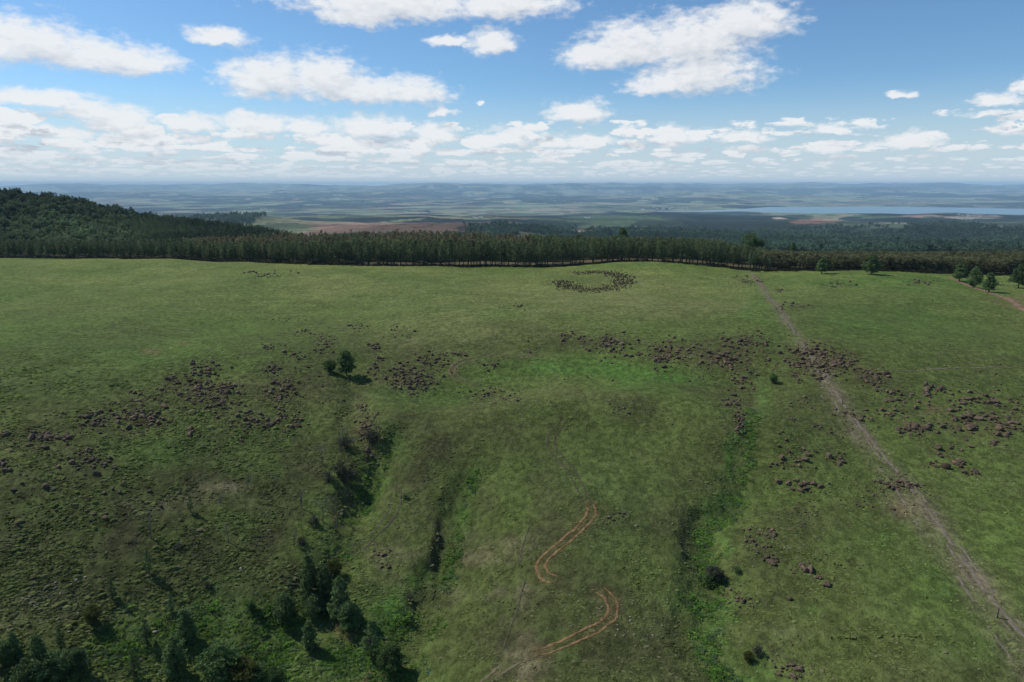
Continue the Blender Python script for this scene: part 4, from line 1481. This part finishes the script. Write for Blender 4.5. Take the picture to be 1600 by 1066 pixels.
TREES = [
    # name, kind, base x, base y, top y, width factor, material, label
    ('pine_tree', 'lone', 542, 588, 547, 1.0, None, 'lone dark pine at the head of the left gully, throwing a dark shadow', 'tree'),
    ('bush', 'bush', 516, 582, 561, .9, None, 'small dark bush close beside the lone dark pine', 'bush'),
    ('pine_tree', 'slim', 233, 898, 858, .9, None, 'slim open pine alone on the mid slope of the lower left', 'tree'),
    ('pine_tree', 'slim', 176, 937, 904, 1.0, None, 'slim small pine below and left of the open one', 'tree'),
    ('bush', 'bush', 146, 975, 945, .75, 'yellowbush', 'dark-based olive bush on the left slope, yellowish on its upper side', 'bush'),
    ('pine_tree', 'slim', 96, 1016, 979, .95, None, 'slender pine sapling standing behind the dark corner clump', 'tree'),
    ('pine_tree', 'pine', 26, 1036, 988, 1.0, None, 'leftmost pine of the dark corner clump', 'tree'),
    ('pine_tree', 'pine', 63, 1050, 992, 1.0, None, 'tallest pine in the dark corner clump', 'tree'),
    ('bush', 'bush', 90, 1062, 1018, 1.1, 'pine', 'broad dark bush in front in the dark corner clump', 'bush'),
    ('bush', 'dome', 122, 1058, 1012, 1.0, 'pine', 'dark rounded bush at the right end of the corner clump', 'bush'),
    ('bush', 'bush', 50, 1075, 1030, 1.0, 'pine', 'low dark bush cut by the bottom edge in the corner clump', 'bush'),
    ('bush', 'bush', 4, 1040, 1002, .8, 'pine', 'dark bush cut off by the left edge', 'bush'),
    ('pine_tree', 'slim', 268, 958, 926, 1.1, None, 'wispy young pine standing above the big dark pair', 'tree'),
    ('pine_tree', 'pine', 292, 1004, 952, 1.25, None, 'big bushy pine casting a broad shadow in the lower left', 'tree'),
    ('pine_tree', 'slim', 229, 1006, 964, 1.2, None, 'small two-topped pine left of the big bushy one', 'tree'),
    ('pine_tree', 'pine', 276, 1056, 995, 1.15, None, 'dark conical pine in front of the big bushy one', 'tree'),
    ('tree', 'bush', 345, 1062, 1008, 1.1, None, 'pale green leafy tree near the bottom edge, right of the conical pine', 'tree'),
    ('bush', 'bush', 382, 1072, 1028, 1.0, 'yellowbush', 'olive bush at the bottom edge beside the pale leafy tree', 'bush'),
    ('pine_tree', 'slim', 210, 1056, 1014, 1.1, None, 'sparse pine sapling low down between the corner clump and the conical pine', 'tree'),
    ('pine_tree', 'slim', 298, 801, 772, .9, None, 'tiny pine sapling beside the dry grass ridge', 'tree'),
    ('shrub', 'low', 325, 920, 909, 1.2, 'greybush', 'low dark shrub alone on the tussocky slope', 'shrub'),
    ('shrub', 'low', 279, 856, 848, 1.4, 'greybush', 'flat grey shrub below the bare saplings', 'shrub'),
    ('shrub', 'bush', 393, 957, 938, .8, None, 'small green shrub left of the pine clump by the mid gully', 'shrub'),
    ('pine_tree', 'pine', 486, 945, 868, .85, None, 'tallest pointed pine of the clump between the gullies', 'tree'),
    ('pine_tree', 'pine', 511, 950, 884, .95, None, 'pine in the middle of the clump between the gullies', 'tree'),
    ('bush', 'bush', 521, 905, 874, .8, 'yellowbush', 'olive bush behind the clump between the gullies', 'bush'),
    ('pine_tree', 'pine', 534, 968, 900, 1.0, None, 'right-hand conical pine of the clump between the gullies', 'tree'),
    ('tree', 'dome', 546, 985, 938, .95, 'pine', 'dark round tree in front of the clump, shading red soil', 'tree'),
    ('bush', 'bush', 490, 966, 930, .9, 'pine', 'dark bush at the foot of the tallest pointed pine', 'bush'),
    ('tree', 'dome', 448, 972, 925, .95, 'pine', 'dense egg-shaped dark tree left of the pine clump', 'tree'),
    ('pine_tree', 'pine', 484, 1016, 970, 1.0, None, 'stocky pine by itself below the pine clump', 'tree'),
    ('pine_tree', 'slim', 580, 1026, 970, 1.2, None, 'thin dark pine between the clump and the round green tree', 'tree'),
    ('tree', 'dome', 611, 1050, 1006, 1.0, None, 'round bright-sided green tree on red soil, lowest right of the wooded corner', 'tree'),
    ('bush', 'bush', 402, 1072, 1036, .9, 'pine', 'dark bush at the bottom edge left of the stocky pine', 'bush'),
    ('bush', 'bush', 432, 1074, 1042, .9, None, 'green bush at the bottom edge right of the dark one', 'bush'),
    ('shrub', 'low', 634, 779, 771, 1.1, None, 'tiny dark shrub at the top of the twin wheel marks', 'shrub'),
    ('shrub', 'bush', 1208, 599, 583, .8, None, 'small dark shrub alone in the grass left of the pale path', 'shrub'),
    ('shrub', 'bush', 1116, 909, 884, 1.0, 'greybush', 'grey-green thorny shrub on the bend of the right gully', 'shrub'),
    ('shrub', 'low', 1106, 914, 896, 1.2, None, 'dark low shrub tucked under the grey-green thorny one', 'shrub'),
    ('shrub', 'low', 1151, 895, 885, 1.1, None, 'little round green shrub across the gully from the thorny one', 'shrub'),
    ('shrub', 'bush', 1169, 1034, 1018, .9, 'yellowbush', 'yellow-green shrub in the lowest stretch of the right gully', 'shrub'),
    ('shrub', 'low', 1184, 1022, 1008, 1.1, 'greybush', 'dark brown shrub just above the yellow-green one', 'shrub'),
    ('pine_tree', 'lone', 1284, 428, 402, 1.15, None, 'single wide-crowned pine on the meadow edge with a clear trunk, smaller of two', 'tree'),
    ('pine_tree', 'lone', 1361, 428.5, 398, 1.15, None, 'single wide-crowned pine on the meadow edge with a clear trunk, larger of two', 'tree'),
    ('pine_tree', 'lone', 1499, 440, 412, 1.1, None, 'farther open-crowned pine beside the red dirt road', 'tree'),
    ('pine_tree', 'dome', 1522, 450, 415, .75, 'pine', 'dense dark pine, fullest of the group beside the red dirt road', 'tree'),
    ('pine_tree', 'lone', 1545, 457, 426, .9, None, 'nearest pine beside the red dirt road, on a bare trunk', 'tree'),
    ('pine_tree', 'lone', 1591, 450, 412, .95, None, 'pine at the right edge beyond the red dirt road', 'tree'),
]
for i, (nm, kd, bx_, by_, ty_, wd, mt, lab, cat) in enumerate(TREES):
    tree_at(nm, kd, bx_, by_, ty_, lab, cat, wd, mt, i)


def bare(bx_, by_, ty_, seed, label, name='dead_tree', spread=.55, cat='tree', levels=3):
    p = hit(bx_, by_)
    d = ray(bx_, ty_)
    h = CAMZ + d[2] * (p.y / d[1]) - p.z
    (a, b) = bare_tree(seed, h, spread, levels)
    root = link(name, None, None, (p.x, p.y, p.z - 0.05))
    tag(root, label, cat)
    link('trunk', mesh_np('trunk', *a, M['dead']), root)
    link('branches', mesh_np('branches', *b, M['dead']), root)


BARE = [(236, 842, 804, 1, 'leafless grey tree standing alone above the slim open pine', .5), (213, 857, 833, 2, 'thin leafless sapling left of the leafless grey tree', .4),
        (305, 842, 820, 3, 'leafless grey bush right of the leafless grey tree', .8), (356, 847, 816, 4, 'broad leafless grey bush with a dark foot', .95),
        (345, 790, 767, 5, 'spindly bare bush under the dry grass ridge', .8), (388, 765, 740, 6, 'bare sapling at the end of the dry grass ridge', .5),
        (532, 706, 664, 7, 'tall bare grey tree standing in the upper left gully', .5), (555, 702, 674, 8, 'shorter bare tree across the gully bed from the tall one', .5),
        (505, 728, 696, 9, 'bare thicket on the left bank of the upper gully', .95), (537, 686, 664, 10, 'bare twiggy bush just above the tall bare tree', .9),
        (504, 815, 778, 11, 'wide bare thicket where the left gully bends', .95), (471, 795, 762, 12, 'bare tree behind the wide thicket at the gully bend', .5),
        (459, 853, 828, 13, 'bare dark tree lowest in the left gully', .6), (619, 775, 757, 14, 'tiny bare sapling at the top of the twin wheel marks', .5),
        (430, 760, 735, 15, 'bare bush on the bank uphill from the gully bend', .9), (520, 800, 772, 16, 'bare bush at the right end of the wide thicket', .9)]
for (a, b, c, s, lab, spd) in BARE:
    bare(a, b, c, s, lab, spread=spd)
GUL = [(531, 742, 722, 'dark shrub in the gully bed below the tall bare tree'), (546, 752, 733, 'dark shrub hugging the gully wall, nearest the left wheel marks'), (514, 752, 735, 'grey shrub on the gully bank under the bare thicket'),
       (580, 690, 670, 'dark shrub wedged in the side branch of the left gully'), (470, 852, 838, 'grey shrub at the foot of the lowest bare dark tree'), (490, 822, 806, 'grey shrub under the wide bare thicket'), (540, 700, 682, 'grey shrub at the foot of the tall bare tree')]
for i, (a, b, c, lab) in enumerate(GUL):
    tree_at('shrub', 'low', a, b, c, lab, 'shrub', 1.0, 'greybush', i)

# fence posts along the pale path
def post(px, py, h, label):
    p = hit(px, py)
    v, f = tube([(0, 0, -0.2), (0.02, 0, h * .5), (0.05, 0.03, h)], [0.11, 0.10, 0.085], 8)
    o = link('fence_post', mesh_np('fence_post', v, np.vstack([f]), M['post']), None, p)
    top = v[-8:]
    tag(o, label, 'post', 'old fence posts beside the pale path')


post(1558, 966, 1.5, 'dark leaning wooden post at the lower end of the pale path')
post(1316, 632, 1.3, 'thin wooden post beside the pale path below the boulder heap')


# ------------------------------------------------------------------ plantation along the far edge of the meadow
HPX = [-400, 0, 100, 180, 250, 350, 450, 600, 700, 800, 900, 1000, 1100, 1200, 1300, 1400, 1500, 1600, 1900]
TOPY = [376, 376, 381, 388, 380, 371, 365, 363, 362, 367, 371, 373, 376, 390, 397, 400, 403, 408, 412]


def xy_from_px(px, Y):
    return (px - 800) / FPX * Y * 1.02


def plantation():
    r = np.random.default_rng(61)
    kinds = []
    for k in range(6):
        kinds.append(conifer(500 + k, 12, 1.9, .26, 12, 6, .55, 5, shape=.6, gappy=.12))
    wk = [broadleaf(540 + k, 8, 2.6, .2, 30, 16, .6) for k in range(4)]
    pm = [(mesh_np('trunk', *a, M['bark']), mesh_np('crown', *b, M['plant'])) for a, b in kinds]
    wm = [(mesh_np('trunk', *a, M['bark']), mesh_np('crown', *b, M['wattle'])) for a, b in wk]

    def first(kind, i):
        return (pm if kind == 'p' else wm)[i % (6 if kind == 'p' else 4)]
    SEG = [('dark conifer in the front rows at the left edge, feet hidden by the grassy crest', 'front-row conifers at the left edge'),
           ('short conifer in the front rows where the plantation dips lowest, under the forested hill', 'front-row conifers under the forested hill'),
           ('dark front-row conifer standing in front of the green far hill', 'front-row conifers before the green far hill'),
           ('dark front-row conifer behind the small arc of rocks on the meadow', 'front-row conifers behind the arc of rocks'),
           ('dark front-row conifer in front of the left end of the felled pinkish field', 'front-row conifers before the felled field, left end'),
           ('slender front-row conifer where the pale bare strip begins beneath the trees', 'front-row conifers where the bare strip begins'),
           ('slender front-row conifer in the tallest stretch, before the right end of the felled field', 'front-row conifers of the tallest stretch'),
           ('slender front-row conifer left of the stone ring, below the rounded dark treetop', 'front-row conifers left of the stone ring'),
           ('slender front-row conifer directly behind the stone ring', 'front-row conifers behind the stone ring'),
           ('slender front-row conifer just right of the stone ring, on the bare strip', 'front-row conifers right of the stone ring'),
           ('slender front-row conifer at the end of the plantation near the top of the pale path', 'front-row conifers near the top of the path')]
    WSEG = [('low bushy brown-green tree in the edge rows just right of the pale path', 'edge-row bushy trees by the pale path'),
            ('low bushy brown-green tree in the edge rows behind the two lone meadow pines', 'edge-row bushy trees behind the two lone pines'),
            ('low bushy brown-green tree in the edge rows left of the red road pines', 'edge-row bushy trees left of the red road'),
            ('low bushy brown-green tree in the edge rows behind the red road pines', 'edge-row bushy trees behind the red road pines')]
    n = 0
    for row in range(2):
        px = -30.0
        while px < 1632 and n < 292:
            Y = float(edge_y(px)) + (0.5 if row == 0 else 3.2) + r.normal() * 0.5
            X = xy_from_px(px, Y)
            if r.random() < .06:
                px += 9
                continue
            z = drop(X, Y)
            wat = px > 1190 + r.normal() * 15
            if wat:
                h = r.uniform(6.2, 9.0)
                tm, cm = first('w', int(r.integers(0, 4)))
                hh = 8.0
            else:
                h = float(np.interp(px, [0, 250, 450, 800, 1100, 1190], [10, 11, 12, 12.6, 12, 9])) * r.uniform(.76, 1.12)
                tm, cm = first('p', int(r.integers(0, 6)))
                hh = 12.0
            root = link('wattle_tree' if wat else 'plantation_pine', None, None, (X, Y, z - .1))
            w = r.uniform(.9, 1.25)
            root.scale = (h / hh * w, h / hh * w, h / hh)
            root.rotation_euler = (0, 0, r.uniform(0, 6.28))
            if wat:
                lab, gp = WSEG[int(np.searchsorted([1265, 1380, 1485], px))]
            else:
                seg = int(np.searchsorted([130, 260, 380, 470, 560, 680, 800, 870, 985, 1090], px))
                lab, gp = SEG[seg]
            tag(root, lab, 'tree', gp)
            link('trunk', tm, root)
            link('crown', cm, root)
            n += 1
            px += (4.1 if row == 0 else 4.2) * FPX / 400 * r.uniform(.6, 1.4)
    # the blocks behind, too dense to count
    P = r.uniform(-160, 1760, 6800)
    off = r.uniform(0, 1, 6800)
    start = np.where((P > 560) & (P < 1180), 24, 6)
    Y = edge_y(P) + start + off * np.where(P > 1180, 60, 95)
    X = xy_from_px(P, Y)
    Z = terrain(X, Y)
    tp = np.interp(P, HPX, TOPY) + r.normal(size=len(P)) * 1.6
    # the farthest row sets the sky line of the block; nearer rows are about as tall as the edge
    Yb = edge_y(P) + start + np.where(P > 1180, 60, 95)
    ang = np.arctan((533 - tp) / FPX) - PITCH
    hb = CAMZ + Yb * np.tan(ang) - terrain(xy_from_px(P, Yb), Yb)
    hf = np.interp(P, [0, 250, 450, 800, 1100, 1190, 1300], [10, 11, 12, 12.6, 12, 9, 7.5])
    h = np.clip(hf + (hb - hf) * off, 5.0, 19.0) * r.uniform(.78, 1.08, len(P))
    s = h / 12.0
    wide = r.uniform(.75, 1.05, len(P))
    tint = np.where(((P < 830) & (off > .25) & (r.random(len(P)) < .75))[:, None], np.array((.215, .185, .105)), np.array((.145, .175, .080)))
    tint = np.where((P > 1180)[:, None], np.array((.165, .165, .08)), tint)
    tint = np.where((P < 300)[:, None], np.array((.115, .145, .075)), tint)
    tint = tint * r.uniform(.6, 1.4, len(P))[:, None]
    protos = []
    for k in range(6):
        a, b = kinds[k]
        protos.append(mesh_np('plantation_kind', *b, M['mass']))
    for k in range(4):
        a, b = wk[k]
        b = (b[0] * 1.5, b[1])
        protos.append(mesh_np('wattle_kind', *b, M['mass']))
    idx = np.where(P > 1180, r.integers(6, 10, len(P)), r.integers(0, 6, len(P)))
    scatter('plantation', np.stack([X, Y, Z], 1), protos, np.stack([s * wide, s * wide, s], 1), tint, 'dense blocks of plantation trees behind the front rows', idx=idx)
    return protos, kinds


PKINDS, CONS = plantation()


def emergent(px, topy, Y, kind, label, wide=1.0, name='tall_tree', mat=None, seed=0):
    X = xy_from_px(px, Y)
    z = drop(X, Y)
    ang = math.atan((533 - topy) / FPX) - PITCH
    put_tree(name, kind, X, Y, z, CAMZ + Y * math.tan(ang) - z, label, 'tree', wide, None, mat, seed)


emergent(969, 356, 505, 'lone', 'tall ragged tree rising above the middle of the plantation', 1.0, mat='dome')
emergent(955, 366, 508, 'round', 'shorter broad tree next to the tall ragged one above the plantation', .8, seed=1)
emergent(1163, 364, 480, 'round', 'big round-headed tree standing out where the plantation steps down', 1.15, seed=2)
emergent(1176, 372, 482, 'round', 'smaller round tree leaning against the big round-headed one', 1.0, seed=1)
emergent(834, 366, 500, 'round', 'rounded dark tree showing over the plantation near its tallest part', .8, seed=0)
emergent(858, 368, 505, 'lone', 'spiky dark tree showing over the plantation beside the rounded one', .9, mat='dome', seed=1)
emergent(902, 367, 505, 'lone', 'small pointed tree top above the plantation halfway to the tall ragged tree', .8, mat='dome', seed=2)
emergent(1045, 370, 500, 'lone', 'single thin tree top above the plantation right of the tall ragged tree', .7, mat='dome')
emergent(1229, 378, 480, 'lone', 'thin dark tree above the low bushy trees', .7, mat='dome', seed=1)


def forest():
    """the wooded hill on the left and the woods on the slopes below the escarpment"""
    r = np.random.default_rng(71)
    rk = [broadleaf(600 + k, 10, 4.2, .08, 26, 14, 1.0) for k in range(5)]
    protos = [mesh_np('hill_tree_kind', *b, M['mass']) for a, b in rk] + [mesh_np('hill_pine_kind', *b, M['mass']) for a, b in CONS[:3]]
    n = 26000
    Y = r.uniform(452, 900, n)
    P = r.uniform(-260, 480, n)
    X = xy_from_px(P, Y)
    ok = Y > edge_y(P) + 92
    # spacing: thin to an even cover
    X, Y, P = X[ok], Y[ok], P[ok]
    Z = terrain(X, Y)
    pp, qq = project(X, Y, Z)
    pines = (qq > 352) & (pp > 205) | (r.random(len(X)) < .03) | ((qq < 318) & (r.random(len(X)) < .25))
    open_ = fbm(X / 45, Y / 45, 3, 7) * 2
    bright = np.clip(1.2 * np.exp(-((pp - 120) / 130) ** 2 - ((qq - 372) / 22) ** 2) + open_ * .6, 0, 1)
    tint = np.array((.050, .074, .042)) * (1 - bright[:, None]) + np.array((.17, .23, .11)) * bright[:, None]
    tint = tint * r.uniform(.7, 1.35, len(X))[:, None]
    s = np.where(pines, np.minimum(r.lognormal(-.2, .25, len(X)), 1.12), np.minimum(r.lognormal(-.38, .38, len(X)), 1.5))
    s = np.where(pines, s * 1.0, s * .95) * (1 - .35 * bright)
    keep = r.random(len(X)) < np.where(pines, .95, .6)
    idx = np.where(pines, r.integers(5, 8, len(X)), r.integers(0, 5, len(X)))
    k = keep
    scatter('forest', np.stack([X, Y, Z - .3], 1)[k], protos, np.stack([s, s, s], 1)[k], tint[k], 'dark mixed forest covering the hill on the left', idx=idx[k])
    # woods below: only where the plain is wooded
    n = 60000
    u = r.random(n)
    Y = 900 * (3600 / 900) ** u
    P = r.uniform(250, 1750, n)
    X = xy_from_px(P, Y)
    Z = terrain(X, Y)
    c = cover(X, Y, Z)
    wood = (c[:, 1] < .070) & (c[:, 0] < .055)
    ok = wood & (r.random(n) < .9)
    X, Y, Z = X[ok], Y[ok], Z[ok]
    pat = fbm(X / 260, Y / 260, 3, 17) * 2
    tint = np.array((.085, .130, .078)) * (1 + .5 * pat)[:, None] * r.uniform(.75, 1.3, len(X))[:, None]
    lw = [broadleaf(640 + k, 10, 4.0, .05, 14, 8, 1.7) for k in range(4)]
    pr = [mesh_np('wood_kind', *b, M['mass']) for a, b in lw]
    s = r.lognormal(.1, .25, len(X)) * np.interp(Y, [900, 3600], [.95, 1.5])
    scatter('woodland', np.stack([X, Y, Z - .5], 1), pr, np.stack([s, s, s], 1), tint, 'far plantation woods on the slopes below the meadow')


forest()
emergent(30, 292, 740, 'round', 'tall tree breaking the skyline on top of the forested hill', 1.0, seed=1)


# brush along the foot of the trees
def brush():
    r = np.random.default_rng(81)
    n = 1500
    P = r.uniform(-40, 1640, n)
    Y = edge_y(P) - r.uniform(0, 4.5, n)
    X = xy_from_px(P, Y)
    Z = terrain(X, Y)
    rr = np.random.default_rng(82)
    protos = []
    for q in range(3):
        cen = rr.normal(size=(8, 3)) * (.6, .6, .15) + (0, 0, .4)
        protos.append(mesh_np('brush_kind', *leaves(cen, [.45] * 8, 8, .4, rr, .7), M['mass']))
    tint = np.array((.040, .040, .024)) * r.uniform(.5, 1.5, n)[:, None]
    s = r.lognormal(-.3, .4, n)
    scatter('brushwood', np.stack([X, Y, Z], 1), protos, np.stack([s, s, s], 1), tint, 'dark brush along the foot of the plantation')


brush()

# ------------------------------------------------------------------ farm buildings far down in the valley
def gabled(l, w, h, rf):
    v = [(-l, -w, 0), (l, -w, 0), (l, w, 0), (-l, w, 0), (-l, -w, h), (l, -w, h), (l, w, h), (-l, w, h), (-l, 0, h + rf), (l, 0, h + rf)]
    f = [(0, 1, 5, 4), (2, 3, 7, 6), (4, 5, 9, 8), (6, 7, 8, 9)]
    me = bpy.data.meshes.new('farm_building')
    me.from_pydata(v, [], f + [(1, 2, 6, 9, 5), (3, 0, 4, 8, 7)])
    me.materials.append(M['whitewall'])
    return me


FARM = [gabled(18, 8, 5, 3), gabled(9, 6, 4, 3), gabled(60, 12, 7, 4)]
SITES = [(1025, 324.5, 30, 5, 18, 'white house in the far town at the near tip of the lake', 'houses of the far lakeside town'),
         (1062, 326, 20, 2, 10, 'white house in the far town at the near tip of the lake', 'houses of the far lakeside town'),
         (747, 340.5, 9, 1.2, 7, 'pale farm building beyond the felled pinkish field', 'farm buildings beyond the felled field'),
         (917, 340.5, 5, 1, 4, 'pale farm building among the woods in the middle distance', 'farm buildings in the middle distance woods'),
         (872, 315, 24, 4, 12, 'tiny pale building in the far fields left of the lakeside town', 'buildings scattered over the far fields'),
         (412, 326, 7, 1.4, 5, 'tiny pale farm building far off above the forested hill flank', 'far farm buildings above the forested flank'),
         (1420, 318, 40, 2, 14, 'pale building on the far shore of the lake', 'buildings on the far lake shore'),
         (1515, 338, 30, 4, 16, 'pale house in the village on the near shore of the lake', 'houses of the near shore village')]
rb = np.random.default_rng(91)
for (cx, cy, rx, ry, n, lab, gp) in SITES:
    for k in range(n):
        u = rb.normal(size=2) * .55
        p = hit(cx + u[0] * rx, cy + u[1] * ry)
        o = link('farm_building', FARM[int(rb.random() < .35)], None, p)
        s = rb.uniform(.8, 1.4) * np.interp(p.y, [3000, 15000], [.6, 1.1])
        o.scale = (s, s, s)
        o.rotation_euler = (0, 0, rb.normal() * .5)
        tag(o, lab, 'building', gp)
for (px, py, lab) in ((1198, 314.3, 'long white shed shining by itself beyond the lake head'), (1004, 315, 'long white shed left of the one beyond the lake head'), (1407, 308, 'long white roof high on the hills across the lake')):
    p = hit(px, py)
    o = link('farm_building', FARM[2], None, p)
    o.scale = (2.0, 2.0, 2.0)
    tag(o, lab, 'building')
